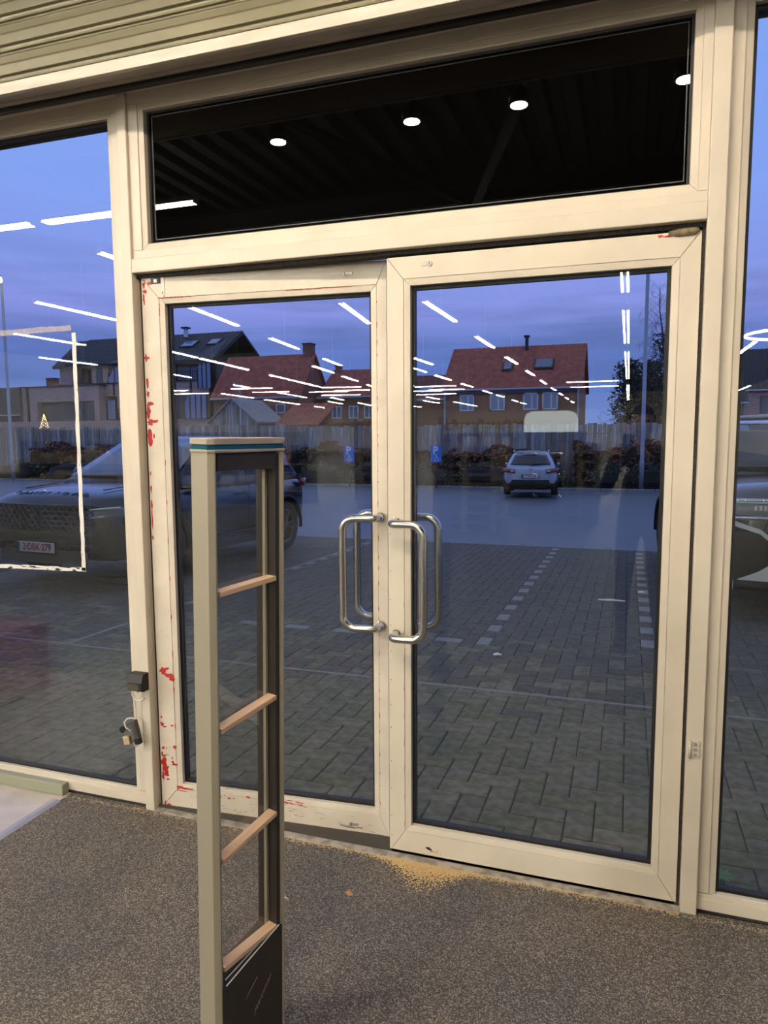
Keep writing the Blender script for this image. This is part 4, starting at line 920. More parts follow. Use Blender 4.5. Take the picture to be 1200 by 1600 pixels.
# christmas tree of lights on the terrace wall
xt = empty('light_tree', (-45.75,45.0,-.75), label='small cone tree of warm fairy lights above the fence', cat='light tree')
MB().tube([(0,0,0),(0,0,4.3)], .03, 6).build('stem', DARKMETAL, xt, world=False)
b = MB()
for k in range(170):
    f = k/170; a = k*2.4; rr = 1.25*(1-f); x, y, z = rr*math.cos(a), rr*math.sin(a), .05+4.2*f; s = .026
    b.add([(x+s,y,z),(x-s,y,z),(x,y+s,z),(x,y-s,z),(x,y,z+s),(x,y,z-s)], [(0,2,4),(2,1,4),(1,3,4),(3,0,4),(2,0,5),(1,2,5),(3,1,5),(0,3,5)])
o = b.build('fairy_lights', emis('warm_fairy_light', (1,.66,.30), 14), xt, world=False); o['kind'] = 'stuff'
b = MB()
for k in range(9): a = k*.7; b.tube([(1.25*math.cos(a),1.25*math.sin(a),.03),(0,0,4.25)], .008, 4)
b.build('cords', DARKMETAL, xt, world=False)

# ------------------------------------------------------------------ trees
BARK = mat('dark_bark', (.035,.028,.026), .9)
def tree(name, x, y, z, h, spread, label, seed, droop=0, n0=22, depth=3, thick=.13):
    r_ = random.Random(seed); t = empty(name, (x,y,z), label=label, cat='tree'); b = MB(); tw = MB()
    pts = [Vector((r_.uniform(-.1,.1)*k, r_.uniform(-.1,.1)*k, h*k/8)) for k in range(9)]
    b.tube(pts, [thick*(1-.1*k) for k in range(9)], 8)
    def grow(p, d, l, r0, lev):
        q = p; pp = [p]
        for k in range(4):
            d = (d+Vector((r_.uniform(-.22,.22),r_.uniform(-.22,.22),r_.uniform(-.12,.2)-droop*(lev > 0)*.28))).normalized(); q = q+d*l/4; pp.append(q)
        (b if lev == 0 else tw).tube(pp, [r0*(1-.18*k) for k in range(5)], 4 if lev == 0 else 3, cap=False)
        if lev < depth-1:
            for k in range(5 if lev == 0 else 4):
                f = pp[r_.randint(1,4)]; nd = (d+Vector((r_.uniform(-1,1),r_.uniform(-1,1),r_.uniform(-.3,.8)-droop*.6))).normalized(); grow(f, nd, l*r_.uniform(.4,.62), r0*.5, lev+1)
    for k in range(n0):
        f = .25+.75*k/n0; i = min(7, int(f*8)); p = pts[i].lerp(pts[i+1], f*8-i); a = k*2.4+r_.uniform(-.4,.4)
        grow(p, Vector((math.cos(a),math.sin(a),.75)).normalized(), spread*(1.15-.75*f)*r_.uniform(.8,1.1), thick*.32*(1.2-f), 0)
    b.build('trunk', BARK, t, world=False); tw.build('twigs', BARK, t, world=False); return t
tree('birch_tree', 1.15, 40, -.75, 10.2, 1.9, 'tall bare birch with drooping twigs right of the lamp pole', 3, droop=1, n0=60, depth=4, thick=.09)
tree('bare_tree', -17.6, 50, -.75, 8.4, 2.2, 'bare tree standing left of the wide brick house', 5, n0=20, depth=3)
tree('bare_tree', 3.6, 46, -.75, 9.0, 2.6, 'bare dark tree seen at the edge of the right door', 8, n0=24, depth=3)
for i in range(5): tree('bare_shrub', -1.9+i*1.3, 62+i, -.75, 4.2+.5*(i % 3), 1.3, 'faint bare bush in the row right of the wide brick house, %s from it' % ORD[i], 20+i, n0=10, depth=3, thick=.05)['group'] = 'bare bushes right of the brick house'
def conifer(x, y, z, h, w_, label, seed):
    r_ = random.Random(seed); t = empty('conifer', (x,y,z), label=label, cat='tree'); MB().tube([(0,0,0),(0,0,h*.95)], [.14,.02], 8).build('trunk', BARK, t, world=False)
    b = MB(); br = MB()
    for k in range(75):
        f = .12+.86*k/75; a = k*2.4; l = w_*(1.0-.55*f)*r_.uniform(.55,1.15); p = Vector((0,0,h*f)); q = p+Vector((math.cos(a)*l,math.sin(a)*l,l*.12-.1))
        tip = q+Vector((math.cos(a)*.12,math.sin(a)*.12,.16)); br.tube([p,p.lerp(q,.5)-Vector((0,0,.1)),q,tip], [.03,.02,.012,.006], 3, cap=False)
        for j in range(46):
            g = r_.random(); c = p.lerp(q, g)+Vector((r_.gauss(0,.10),r_.gauss(0,.10),r_.gauss(-.06,.10)-.08*math.sin(g*3.1))); s = .13
            d_ = Vector((r_.uniform(-1,1),r_.uniform(-1,1),r_.uniform(-.8,.4))).normalized(); w2 = d_.orthogonal().normalized()
            b.add([c-d_*s,c+w2*s*.4,c+d_*s,c-w2*s*.4], [(0,1,2,3)])
    br.build('branches', BARK, t, world=False); b.build('needles', mat('dark_needles', (.010,.016,.011), .8), t, world=False); return t
conifer(-.05,38,-.75,6.3,1.45,'dark conifer with upturned branch tips behind the lamp pole',1)
conifer(2.1,43.5,-.75,8.6,2.0,'dense dark conifer at the edge of the right door',2)
conifer(1.1,46,-.75,7.0,2.0,'dark conifer filling the gap behind the lamp pole',4)

# weed at the right window, litter on the pavers
wt = empty('weed', (.335,.20,ground_z(.2)), label='small green weed growing from a joint outside the right window', cat='weed')
MB().tube([(0,0,0),(-.003,.0,.04),(0,0,.062)], [.0015,.0012,.001], 5).build('stem', mat('weed_stem', (.08,.13,.03), .7), wt, world=False)
b = MB()
for k in range(9):
    a = k*.7+.2; l = rnd.uniform(.035,.05); d = Vector((math.cos(a),math.sin(a),.12)); w2 = Vector((-math.sin(a),math.cos(a),0)); c = Vector((0,0,.06-.002*(k % 3)))
    b.add([c, c+d*l*.5+w2*.008, c+d*l, c+d*l*.5-w2*.008], [(0,1,2,3)])
b.build('leaf', mat('weed_leaf', (.10,.28,.05), .6), wt, world=False)
for i, (x,y,l,a,lab) in enumerate([(-.12,5.05,.26,.05,'long white twig on the dark pavers at right'),(-.86,2.75,.06,.3,'small white scrap between the bay lines'),(.17,5.6,.07,.2,'white scrap on the right dotted line'),(-1.42,2.30,.06,.1,'white scrap left of the dotted line')]):
    b = MB().tube([(x-l/2*math.cos(a),y-l/2*math.sin(a),ground_z(y)+.008),(x,y,ground_z(y)+.012),(x+l/2*math.cos(a),y+l/2*math.sin(a),ground_z(y)+.006)], [.008,.012,.006], 6); tag(b.build('litter', WHT), lab, 'litter')

# ================================================================== CARS
TYRE = mat('tyre_rubber', (.012,.012,.013), .8); RIM = mat('dark_rim', (.10,.10,.11), .35, metal=.7); RIML = mat('silver_rim', (.42,.43,.45), .3, metal=.8)
CARGL = mat('car_glass', (.012,.014,.017), .03, spec=.9); SCREENGL = mat('reflective_screen', (.02,.022,.026), .03, spec=1); SCREENGL.node_tree.nodes['Principled BSDF'].inputs['IOR'].default_value = 1.95
BLKP = mat('black_trim', (.008,.008,.009), .5, spec=.25)
CHROME = mat('car_chrome', (.75,.76,.78), .1, metal=1); PLATE = mat('plate_white', (.62,.62,.64), .5); PLRED = mat('plate_red', (.30,.02,.04), .5)
LAMPG = mat('lamp_glass', (.18,.21,.24), .05, spec=1); LAMPW = mat('lamp_reflector', (.80,.84,.88), .15, metal=.6); REDL = mat('red_lamp', (.22,.012,.016), .12, coat=1)
def half_section(w, zb, zt):
    h = zt-zb
    return [(0,zb),(w*.82,zb),(w*.97,zb+h*.14),(w,zb+h*.40),(w*.995,zb+h*.66),(w*.965,zb+h*.86),(w*.86,zb+h*.975),(w*.45,zt+.012),(0,zt+.02)]
def loft_body(st):
    b = MB(); rows = []
    for (y,w,zb,zt) in st:
        hs = half_section(w,zb,zt); ring_ = [(x,y,z) for x,z in hs]+[(-x,y,z) for x,z in hs[-2:0:-1]]
        rows.append(ring_)
    b.grid(rows, closed_u=True); n = len(rows[0])
    b.f += [tuple(range(n-1,-1,-1)), tuple((len(rows)-1)*n+k for k in range(n))]
    return b
def interp(tab, y):
    for a, c in zip(tab[:-1], tab[1:]):
        if y <= c[0]:
            f = (y-a[0])/(c[0]-a[0]); return [p+(q-p)*f for p, q in zip(a, c)]
    return list(tab[-1])
class Car:
    def __init__(s, name, label, loc, rotz, pitch, st, gh, paint, axles, tr, W, cat='car'):
        s.r = empty(name, loc, rot=(pitch,0,rotz), label=label, cat=cat); s.gh = gh; s.paint = paint; r = s.r
        b = loft_body(st); body = b.build('body', paint, r, smooth=True, world=False, sub=2)
        cut = MB()
        for y in axles:
            for sg in (-1,1): cut.cyl((sg*(W-.34),y,tr),(sg*(W+.2),y,tr),tr+.055,28)
        co = cut.build('cutter', BLKP); co.parent = r
        md = body.modifiers.new('arches', 'BOOLEAN'); md.object = co; md.operation = 'DIFFERENCE'; md.solver = 'EXACT'
        dg = bpy.context.evaluated_depsgraph_get(); me = bpy.data.meshes.new_from_object(body.evaluated_get(dg))
        body.modifiers.clear(); body.data = me
        for p in me.polygons: p.use_smooth = True
        bpy.data.objects.remove(co); s.body = body
        # roof and pillars
        g = MB(); rows = []
        for (y,wb,zb,wt,zt) in gh:
            h = zt-zb; hs = [(wb,zb-.06),(wb,zb),(wb+(wt-wb)*.5+.006,zb+h*.5),(wt,zb+h*.88),(wt-.06*min(1,h*3),zb+h*.985),(wt*.5,zt+.008),(0,zt+.012)]
            rows.append([(x,y,z) for x,z in hs]+[(-x,y,z) for x,z in hs[-2::-1]])
        g.grid(rows); n = len(rows[0]); g.f += [tuple(range(n-1,-1,-1)), tuple((len(rows)-1)*n+k for k in range(n))]
        s.roof = g.build('cabin', paint, r, smooth=True, world=False)
        for y in axles:
            for sg in (-1,1):
                w = empty('wheel', (sg*(W-.115),y,tr)); w.parent = r
                q = MB(); prof = [(-.105,tr*.66),(-.11,tr*.80),(-.10,tr*.95),(-.06,tr),(.06,tr),(.10,tr*.95),(.11,tr*.80),(.105,tr*.66)]
                rows = [[(p[0],p[1]*math.cos(2*math.pi*k/28),p[1]*math.sin(2*math.pi*k/28)) for p in prof] for k in range(29)]
                q.grid(rows); q.build('tyre', TYRE, w, smooth=True, world=False)
                q = MB(); q.tube([(sg*.085,tr*.64*math.cos(2*math.pi*k/24),tr*.64*math.sin(2*math.pi*k/24)) for k in range(24)], tr*.05, 6, closed=True)
                q.cyl((sg*.05,0,0),(sg*.09,0,0),tr*.16,12)
                for k in range(5):
                    for dk in (-.12,.12):
                        a = 2*math.pi*k/5+dk; q.tube([(sg*.075,tr*.12*math.cos(a),tr*.12*math.sin(a)),(sg*.085,tr*.63*math.cos(a+dk),tr*.63*math.sin(a+dk))], tr*.042, 5)
                q.cyl((sg*-.02,0,0),(sg*.0,0,0),tr*.62,18)
                q.build('rim', RIM if paint.name.startswith('dark') else RIML, w, world=False)
                MB().cyl((sg*-.22,y,tr),(sg*-.2,y,tr),.02,6)
                a_ = [R(-8+k*11) for k in range(18)]
                MB().tube([(sg*(W-.012),y+(tr+.06)*math.cos(t_),tr+(tr+.06)*math.sin(t_)) for t_ in a_], .028, 6).build('arch_trim', BLKP, r, world=False, smooth=True)
        q = MB()
        for y in axles: q.box(-W+.36,W-.36,y-.40,y+.40,tr-.12,tr+.38)
        q.box(-W*.8,W*.8,axles[0],axles[1],.20,.36); q.build('underbody', BLKP, r, world=False)
        s.W = W
    def side(s, y, f, sg, off=.007):
        _, wb, zb, wt, zt = interp(s.gh, y); h = zt-zb
        x = wb+(wt-wb)*f + .012*math.sin(math.pi*min(1,f)) ; return (sg*(x+off), y, zb+h*f)
    def side_window(s, q4, name='side_window'):
        for sg in (-1,1):
            rows = [[s.side(q4[0][0]+(q4[1][0]-q4[0][0])*u_+((q4[3][0]-q4[0][0])*(1-u_)+(q4[2][0]-q4[1][0])*u_)*v_, q4[0][1]+(q4[3][1]-q4[0][1])*v_, sg) for u_ in (0,.25,.5,.75,1)] for v_ in (0,.33,.66,1)]
            MB().grid(rows).build(name, CARGL, s.r, smooth=True, world=False, solid=.004)
    def screen(s, i0, i1, f0, f1, ins, name, bulge):
        a, c = s.gh[i0], s.gh[i1]; rows = []
        for v_ in [f0+(f1-f0)*k/5 for k in range(6)]:
            p = [x0+(x1-x0)*v_ for x0, x1 in zip(a, c)]; w = (a[1]*(1-v_)+c[3]*v_)-ins; z = a[4]+(c[4]-a[4])*v_
            rows.append([(w*k/4, p[0]+bulge*(1-(k/4)**2)*.10-(.012 if i1 > i0 else -.012), z+.018) for k in range(-4,5)])
        return MB().grid(rows).build(name, SCREENGL if name == 'windscreen' else CARGL, s.r, smooth=True, world=False, solid=.005)
    def part(s, mb, name, m_, parent=None, **k): return mb.build(name, m_, parent or s.r, world=False, **k)
    def mirror(s, y, z, w, q=1):
        for sg in (-1,1):
            b = MB(); b.tube([(sg*(w-.02),y,z),(sg*(w+.05),y,z+.02),(sg*(w+.10*q),y+.02,z+.05),(sg*(w+.19*q),y+.02,z+.05),(sg*(w+.21*q),y+.02,z+.05)], [.03*q,.04*q,.085*q,.085*q,.05*q], 10)
            s.part(b, 'door_mirror', s.paint, smooth=True)
def plate(car, txt, y, z, facing, red=True, x=0, w=.52, h=.11, tilt=0):
    p = car.part(MB().box(x-w/2,x+w/2,y-.006,y+.006,z-h/2,z+h/2), 'number_plate', PLATE, bevel=.004)
    car.part(MB().box(x-w/2-.012,x+w/2+.012,y-.002 if facing < 0 else y-.012,y+.012 if facing < 0 else y+.002,z-h/2-.012,z+h/2+.012), 'plate_holder', BLKP, p)
    o = text('plate_text', txt, h*.93, PLRED, p, (x+.018*(-facing),y+facing*.0075,z), (R(90),0,0 if facing < 0 else R(180)), .001, sx=.86, off=.0022)
    ex = x-w/2+.02 if facing < 0 else x+w/2-.02
    car.part(MB().box(ex-.018,ex+.018,y+facing*.0075-.001,y+facing*.0075+.001,z-h/2+.004,z+h/2-.004), 'plate_band', mat('plate_blue', (.02,.05,.25), .5), p)

# dark off-road car at the left, nose towards the shop
DKP = mat('dark_car_paint', (.012,.013,.016), .24, metal=0, coat=.6, spec=.5)
c = Car('offroad_car', 'large dark off-road car parked nose-in with plate 2-DBK-279', (-5.83,3.56,ground_z(3.56)+.05), R(-3.2), -.026,
    [(.02,.60,.42,.74),(.05,.72,.36,.86),(.13,.82,.30,.955),(.32,.905,.25,1.0),(.70,.935,.23,1.035),(1.25,.945,.22,1.075),(1.9,.945,.22,1.06),(2.8,.945,.22,1.09),(3.5,.94,.25,1.12),(4.05,.90,.30,1.12),(4.27,.83,.36,1.06),(4.36,.72,.42,.98)],
    [(1.18,.86,1.07,.80,1.085),(2.02,.875,1.065,.68,1.57),(2.35,.875,1.065,.69,1.625),(2.9,.88,1.07,.69,1.635),(3.75,.86,1.10,.65,1.575),(3.95,.83,1.10,.62,1.54),(4.20,.78,1.09,.70,1.10)], DKP, (.87,3.55), .365, .945)
c.screen(0,1,.06,.95,.07,'windscreen',-.6); c.screen(6,5,.15,.88,.08,'rear_window',.5)
c.side_window([(1.50,.10),(2.52,.10),(2.50,.86),(2.05,.86)]); c.side_window([(2.60,.10),(3.45,.10),(3.42,.86),(2.58,.86)]); c.side_window([(3.52,.10),(4.0,.24),(3.78,.80),(3.50,.86)])
c.mirror(1.62,1.10,.90)
ny = lambda x: -.012+.17*x*x
gp = MB(); gp.grid([[(x/10,ny(x/10)-.004+(.02 if z > .80 else 0),z) for x in range(-7,8)] for z in (.60,.64,.72,.82,.87)])
grl = c.part(gp, 'grille', BLKP, solid=.02)
hx = MB()
for j in range(5):
    for i in range(-7,8):
        cx, cz = i*.088+(.044 if j % 2 else 0), .635+j*.050
        if abs(cx) > .66: continue
        pts = [(cx+.040*math.cos(a)*(1.0),cz+.028*math.sin(a)) for a in [R(60*k) for k in range(6)]]
        hx.tube([(p[0],ny(p[0])-.026,p[1]) for p in pts], .0048, 4, closed=True)
c.part(hx, 'grille_mesh', mat('dark_chrome', (.20,.20,.21), .18, metal=1), grl)['kind'] = 'stuff'
bd = MB(); bd.tube([(x/20,ny(x/20)-.02,.872) for x in range(-14,15)], .008, 5); bd.tube([(x/20,ny(x/20)-.02,.60) for x in range(-12,13)], .006, 5); c.part(bd, 'grille_surround', DKP, smooth=True)
for sg in (-1,1):
    hl = MB(); hl.grid([[(sg*x,ny(x)+.0-.016+(x-.62)**2*1.9*(x > .62),z+.10*(x-.66)) for x in (.64,.70,.76,.82,.87,.905)] for z in (.735,.76,.80,.825)])
    h_ = c.part(hl, 'headlamp', LAMPG, smooth=True, solid=.02)
    dl = MB(); dl.tube([(sg*x,ny(x)-.034+(x-.62)**2*1.9*(x > .62),.832+.10*(x-.66)) for x in (.66,.72,.78,.84,.89)], .008, 6); dl.tube([(sg*x,ny(x)-.03+(x-.62)**2*1.9*(x > .62),.752+.10*(x-.66)) for x in (.66,.70,.74,.78)], .007, 6); c.part(dl, 'light_blade', LAMPW, h_)
    fl_ = MB(); fl_.tube([(sg*.45,ny(.45)-.02,.44),(sg*.62,ny(.62)-.02,.43),(sg*.78,ny(.78)+.03,.47)], [.03,.045,.03], 6); c.part(fl_, 'lower_intake', BLKP, smooth=True)
bpy.context.view_layer.update()
def deck(body, x, y):
    ok, hit, nrm, _ = body.ray_cast(Vector((x,y,3)), Vector((0,0,-1))); return hit.z if ok else 1.0
z0_, z1_ = deck(c.body,0,.13), deck(c.body,0,.25)
text('bonnet_lettering', 'RANGE ROVER', .085, mat('lettering_dark', (.10,.10,.11), .25, metal=1), c.r, (0,.19,(z0_+z1_)/2+.004), (math.atan2(z1_-z0_,.12),0,0), .004, sx=1.5, space=1.25)
ln = MB(); ln.tube([(-.55,.35,1.018),(-.60,.8,1.055),(-.66,1.15,1.085)], .006, 5); ln.tube([(.55,.35,1.018),(.60,.8,1.055),(.66,1.15,1.085)], .006, 5); c.part(ln, 'bonnet_crease', DKP, smooth=True)
lp = MB(); lp.grid([[(x/10,ny(x/10)-.012+.012,z) for x in range(-6,7)] for z in (.26,.40)]); c.part(lp, 'skid_panel', mat('grey_skid_plate', (.08,.08,.08), .4), solid=.02)
plate(c, '2\u00b7DBK\u00b7279', -.045, .43, -1)
for sg in (-1,1):
    dr = MB(); dr.tube([(sg*.952,1.30,.42),(sg*.956,2.5,.40),(sg*.95,3.05,.42)], .018, 6); c.part(dr, 'sill_trim', BLKP, smooth=True)
    for y in (2.35,3.3): c.part(MB().box(sg*.945-.012,sg*.945+.012,y-.09,y+.09,.885,.91), 'door_handle', DKP, bevel=.008)
    for y in (1.42,2.56): c.part(MB().box(sg*.9425-.004,sg*.9425+.004,y-.003,y+.003,.40,1.0), 'door_gap', BLKP)
    tl = MB(); tl.grid([[(sg*x,y,z) for x,y in ((.915,4.02),(.88,4.22),(.80,4.315))] for z in (.93,1.04)]); c.part(tl, 'tail_lamp', REDL, smooth=True, solid=.03)
b = MB(); b.tube([(-.42,3.9,1.60),(0,3.93,1.615),(.42,3.9,1.60)], [.03,.05,.03], 6); c.part(b, 'roof_spoiler', DKP, smooth=True)

# silver estate car seen from behind
SLV = mat('silver_blue_paint', (.42,.47,.56), .28, metal=.35, coat=1)
e = Car('estate_car', 'silver estate car seen from behind on the far side of the road', (-3.50,25.9,ground_z(24)+.02), R(180+6), .026,
    [(.02,.55,.35,.62),(.15,.74,.28,.72),(.6,.86,.24,.86),(1.2,.89,.22,.95),(2.2,.90,.22,.93),(3.3,.90,.24,.95),(3.9,.90,.27,.98),(4.25,.885,.30,.99),(4.42,.84,.34,.97),(4.49,.76,.40,.93)],
    [(1.15,.82,.94,.74,.955),(2.05,.83,.93,.60,1.42),(2.7,.835,.93,.61,1.47),(3.7,.83,.95,.60,1.45),(4.02,.81,.96,.585,1.415),(4.36,.77,.97,.70,.98)], SLV, (.90,3.60), .32, .90)
e.screen(0,1,.06,.95,.06,'windscreen',-.6); e.screen(5,4,.10,.82,.10,'rear_window',.5)
e.side_window([(1.5,.1),(2.45,.1),(2.42,.84),(2.05,.84)]); e.side_window([(2.52,.1),(3.3,.1),(3.28,.84),(2.5,.84)]); e.side_window([(3.36,.1),(4.05,.15),(3.85,.78),(3.34,.84)]); e.mirror(1.6,.98,.85,.6)
for sg in (-1,1):
    tl = MB(); tl.grid([[(sg*x,y,z+zz) for x,y,zz in ((.50,4.515,-.02),(.62,4.505,0),(.76,4.46,.01),(.87,4.36,.02),(.925,4.18,.035))] for z in (.77,.83,.91)]); t_ = e.part(tl, 'tail_lamp', REDL, smooth=True, solid=.04)
    tw = MB(); tw.grid([[(sg*x,y,z) for x,y in ((.53,4.545),(.64,4.537))] for z in (.80,.875)]); e.part(tw, 'reversing_lamp', LAMPW, t_, solid=.01)
    rl = MB(); rl.tube([(sg*.57,2.0,1.43),(sg*.575,2.1,1.49),(sg*.575,3.6,1.515),(sg*.565,3.8,1.46)], .018, 6); e.part(rl, 'roof_rail', CHROME, smooth=True)
    e.part(MB().box(sg*.60-.08,sg*.60+.08,4.462,4.475,.40,.45), 'reflector', REDL, bevel=.01)
b = MB(); b.grid([[(x*.085,4.505-.13*abs(x*.1)**3,z) for x in range(-10,11)] for z in (.31,.40,.54)]); e.part(b, 'bumper_insert', BLKP, solid=.03, smooth=True)
b = MB(); b.tube([(-.50,3.98,1.452),(0,4.05,1.467),(.50,3.98,1.452)], [.025,.04,.025], 6); e.part(b, 'roof_spoiler', SLV, smooth=True); e.part(MB().box(-.16,.16,4.075,4.095,1.425,1.450), 'brake_lamp', REDL)
b = MB(); b.tube([(0,4.44,1.0),(-.22,4.40,1.04),(-.45,4.375,1.07)], .012, 5); e.part(b, 'wiper', BLKP, smooth=True)
e.part(MB().tube([(0,4.495,.90),(0,4.512,.90)], [.045,.03], 6), 'emblem', CHROME)
b = MB(); b.prism([(-.36,.60),(.36,.60),(.28,.72),(-.28,.72)], 'y', 4.478, 4.497); e.part(b, 'plate_recess', mat('silver_recess', (.30,.34,.42), .3, metal=.3))
plate(e, '1\u00b7XPL\u00b7248', 4.51, .655, 1)

# silver off-road car at the right, nose towards the shop
SVP = mat('silver_grey_paint', (.40,.42,.45), .25, metal=.4, coat=1)
v = Car('offroad_car', 'silver off-road car with slim headlamp seen through the right window', (1.70,4.45,ground_z(4.25)+.10), R(5.5), -.026,
    [(.02,.60,.40,.82),(.06,.74,.34,.99),(.16,.83,.28,1.08),(.36,.90,.24,1.12),(.8,.93,.22,1.15),(1.3,.94,.22,1.17),(2.0,.94,.22,1.12),(3.0,.94,.22,1.10),(3.8,.93,.26,1.12),(4.3,.87,.32,1.08),(4.5,.74,.42,1.0)],
    [(1.2,.86,1.15,.80,1.165),(2.0,.87,1.12,.68,1.68),(2.5,.875,1.12,.69,1.74),(3.7,.86,1.12,.66,1.70),(4.05,.83,1.10,.63,1.55),(4.35,.78,1.08,.7,1.09)], mat('dark_reflection_paint', (.035,.037,.05), .15, metal=.3, coat=1), (.92,3.62), .36, .94)  # dark reflection on the bonnet is put into this silver car's paint
v.screen(0,1,.06,.95,.07,'front_screen',-.6)
v.side_window([(1.5,.1),(2.5,.1),(2.48,.86),(2.05,.86)]); v.side_window([(2.58,.1),(3.4,.1),(3.38,.86),(2.56,.86)]); v.mirror(1.62,1.12,.90)
b = MB(); b.tube([(-.60,2.1,1.748),(0,2.05,1.77),(.60,2.1,1.748)], [.02,.03,.02], 6); v.part(b, 'roof_edge', SVP, smooth=True)
nv = lambda x: -.02+.20*x*x
for z, r_, n_ in ((.965,.016,'upper_chrome'),(.815,.016,'lower_chrome')):
    v.part(MB().tube([(x/20,nv(x/20)-.02,z) for x in range(-17,18)], r_, 6), n_, mat('bright_trim', (.62,.66,.70), .2, metal=.8), smooth=True)
b = MB(); b.grid([[(x/20,nv(x/20)-.004,z) for x in range(-9,10)] for z in (.82,.96)]); g_ = v.part(b, 'grille', BLKP, solid=.02)
text('grille_lettering', 'VO', .07, LAMPW, g_, (-.36,nv(.36)-.03,.905), (R(90),0,R(-8)), .003)
for sg in (-1,1):
    b = MB(); b.grid([[(sg*x/20,nv(x/20)-.006,z) for x in range(9,18)] for z in (.835,.88,.945)]); h_ = v.part(b, 'headlamp', LAMPG, smooth=True, solid=.03)
    q = MB()
    for k in range(5): q.box(sg*(.52+k*.035)-.010,sg*(.52+k*.035)+.010,nv(.52+k*.035)-.032,nv(.52+k*.035)-.024,.88,.92)
    v.part(q, 'light_rods', LAMPW, h_)
    q = MB(); q.tube([(sg*x,nv(x)-.026,.948) for x in (.50,.6,.7,.8,.85)], .008, 5); v.part(q, 'light_blade', mat('pale_blue_blade', (.45,.68,.78), .2), h_)
    b = MB(); P6 = [(.86,.72),(.62,.66),(.40,.52),(.40,.40),(.62,.30),(.80,.24),(.86,.30)]
    b.grid([[(sg*x,nv(x)-.028,z) for x,z in ((.86,.24),(.62,.36),(.44,.50),(.30,.53))],[(sg*x,nv(x)-.028,z) for x,z in ((.86,.19),(.62,.23),(.44,.30),(.30,.30))]]); 
    b.grid([[(sg*x,nv(x)-.028,z) for x,z in ((.86,.80),(.62,.72),(.42,.56),(.30,.56))],[(sg*x,nv(x)-.028,z) for x,z in ((.86,.76),(.62,.68),(.42,.50),(.30,.50))]])
    v.part(b, 'bumper_wedge', mat('pale_bumper', (.46,.50,.52), .35), solid=.03)
    b = MB(); b.grid([[(sg*x,nv(x)-.016,z) for x in (.44,.58,.72,.86)] for z in (.30,.50,.70)]); v.part(b, 'side_intake', BLKP, solid=.02)
b = MB(); b.grid([[(x/10,nv(x/10)-.020,z) for x in range(-4,5)] for z in (.30,.52)]); v.part(b, 'bumper_centre', SVP, solid=.03)
b = MB(); b.tube([(x/10,nv(x/10)-.015,.24) for x in range(-8,9)], .05, 8); v.part(b, 'lower_lip', BLKP, smooth=True)


# ================================================================== THE PHOTOGRAPHER (only mirrored in the right door leaf)
pe = empty('person', (.10,-2.86,0), label='person in dark jacket and jeans raising a phone, mirrored in the right door leaf', cat='person')
V_ = []; E_ = []; RR = []
def jn(p, r, par=None):
    V_.append(p); RR.append(r)
    if par is not None: E_.append((par, len(V_)-1))
    return len(V_)-1
pel = jn((.10,-2.87,.93),.155); sp = jn((.10,-2.87,1.10),.145,pel); ch = jn((.10,-2.86,1.27),.165,sp); up = jn((.098,-2.85,1.36),.125,ch); nk = jn((.092,-2.82,1.435),.058,up); jn((.088,-2.79,1.49),.056,nk)
for sg in (-1,1):
    hp_ = jn((.10+sg*.09,-2.87,.86),.095,pel); kn = jn((.10+sg*.11,-2.84,.49),.062,hp_); an_ = jn((.10+sg*.12,-2.87,.11),.042,kn); hl_ = jn((.10+sg*.12,-2.86,.055),.045,an_); jn((.10+sg*.14,-2.70,.035),.034,hl_)
    sh_ = jn((.10+sg*.175,-2.85,1.335),.068,up); el_ = jn((.10+sg*.255,-2.70,1.10),.050,sh_); wr = jn((.02+sg*.115,-2.42,1.345),.030,el_); pa = jn((.0+sg*.085,-2.355,1.39),.027,wr)
    for k in range(4):
        b0 = jn((sg*.080,-2.335,1.375+k*.020),.0095,pa); b1 = jn((sg*.062,-2.318,1.378+k*.020),.0085,b0); jn((sg*.044,-2.3125,1.379+k*.020),.0078,b1)
    t0_ = jn((sg*.072,-2.372,1.425),.011,pa); t1_ = jn((sg*.050,-2.352,1.437),.0095,t0_); jn((sg*.032,-2.345,1.440),.0085,t1_)
me = bpy.data.meshes.new('body'); me.from_pydata(V_, E_, []); ob = bpy.data.objects.new('body', me); C.objects.link(ob)
md = ob.modifiers.new('skin', 'SKIN'); md.use_smooth_shade = True; ob.modifiers.new('sub', 'SUBSURF').levels = 1
for i, r_ in enumerate(RR): me.skin_vertices[0].data[i].radius = (r_, r_*(.72 if i < 4 else 1)); me.skin_vertices[0].data[i].use_root = (i == 0)
m2 = bpy.data.meshes.new_from_object(ob.evaluated_get(bpy.context.evaluated_depsgraph_get())); bpy.data.objects.remove(ob)
b = MB(); b.v = [tuple(v.co) for v in m2.vertices]; b.f = [tuple(p.vertices) for p in m2.polygons]
SKIN = mat('skin', (.52,.33,.25), .5)
body = b.build('body', [mat('dark_jacket', (.012,.013,.016), .8), mat('dark_jeans', (.018,.024,.045), .85), SKIN, mat('dark_shoes', (.015,.013,.012), .6)], pe, smooth=True)
off_ = Vector(pe.location)
for p in body.data.polygons:
    c_ = p.center+off_
    p.material_index = 3 if c_.z < .085 else 1 if c_.z < .90 else 2 if (c_.y > -2.40 or (c_.z > 1.43 and c_.y > -2.9 and abs(c_.x-.09) < .08)) else 0
hd = Vector((.082,-2.755,1.575)); rows = []
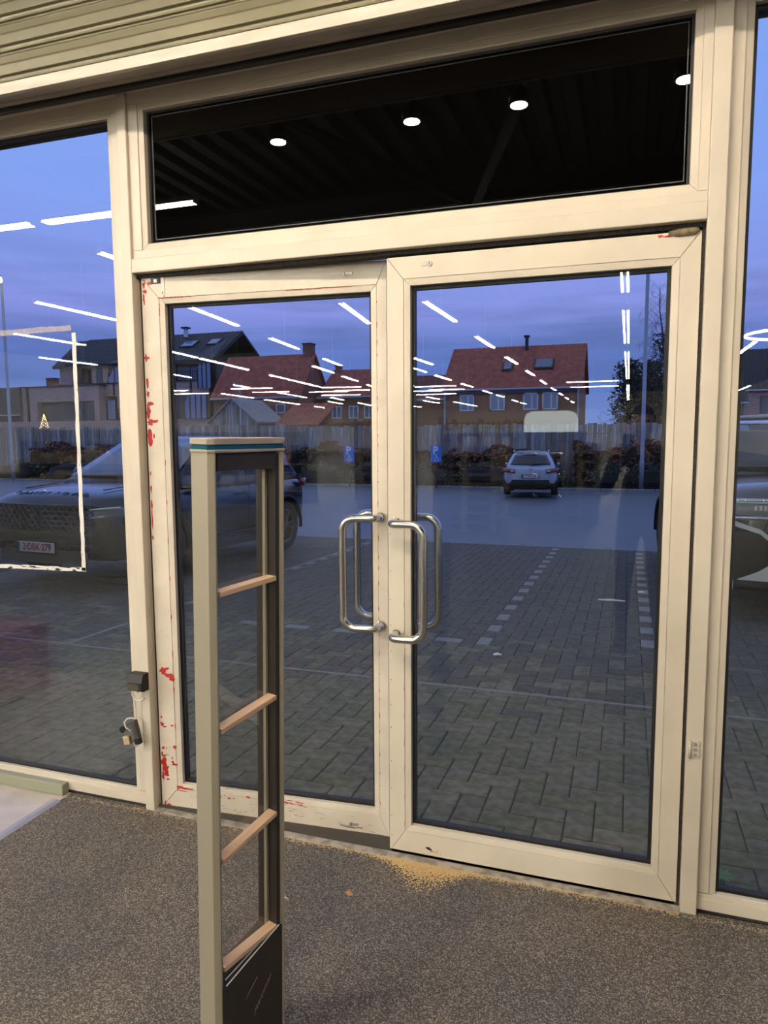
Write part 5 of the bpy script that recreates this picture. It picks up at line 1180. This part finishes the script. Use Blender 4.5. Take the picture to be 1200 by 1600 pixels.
for i in range(15):
    t_ = math.pi*i/14; row = []
    for k in range(20):
        a = 2*math.pi*k/20; sx_, sy_, sz_ = .078, .098, .118
        w_ = math.sin(t_); x = sx_*w_*math.cos(a); y = sy_*w_*math.sin(a); z = sz_*math.cos(t_)
        if z < 0: x *= 1-.28*(-z/sz_)**1.5; y = y*(1-.15*(-z/sz_)) + .012*(-z/sz_)
        if math.sin(a) > .75 and -.035 < z < .02: y += .016*(1-abs(z+.012)/.035)*max(0, (math.sin(a)-.75)*4)
        row.append(hd+Vector((x,y,z)))
    rows.append(row)
head = MB().grid(rows, closed_u=True).build('head', SKIN, pe, smooth=True)
hr = [[hd+(q-hd)*1.07+Vector((0,-.006,.006)) for q in rw] for rw in rows[:6]]
hr2 = MB().grid(hr, closed_u=True); hr2.build('hair', mat('dark_hair', (.02,.014,.010), .7), pe, smooth=True)
bk = MB(); bk.grid([[hd+(rows[i][k % 20]-hd)*1.08+Vector((0,-.008,0)) for k in range(10,21)] for i in range(5,10)]); bk.build('hair', MATS['dark_hair'], pe, smooth=True, solid=.01)
for sg in (-1,1):
    MB().tube([hd+Vector((sg*.074,-.005,-.03)),hd+Vector((sg*.084,-.012,.0)),hd+Vector((sg*.078,-.005,.022))], [.008,.014,.007], 8).build('ear', SKIN, head, smooth=True)
    MB().tube([hd+Vector((sg*.030,.086,.010)),hd+Vector((sg*.030,.094,.010))], [.013,.008], 10).build('eye', mat('eye_dark', (.03,.025,.02), .2), head, smooth=True)
MB().tube([hd+Vector((-.026,.092,-.052)),hd+Vector((0,.098,-.054)),hd+Vector((.026,.092,-.052))], [.004,.007,.004], 8).build('mouth', mat('lips', (.40,.16,.14), .5), head, smooth=True)
ph = empty('mobile_phone', (0,-2.325,1.43), R(YAW*0-18.9), label='dark mobile phone held up before the face of the person', cat='phone')
ph.location = (-.004,-2.326,1.43)
box('case', BLK, (-.037,.037,-.0045,.0045,-.075,.075), ph, world=False, bevel=.003)
MB().cyl((.018,.0045,.055),(.018,.0075,.055),.009,14).build('lens_ring', DARKMETAL, ph, world=False)
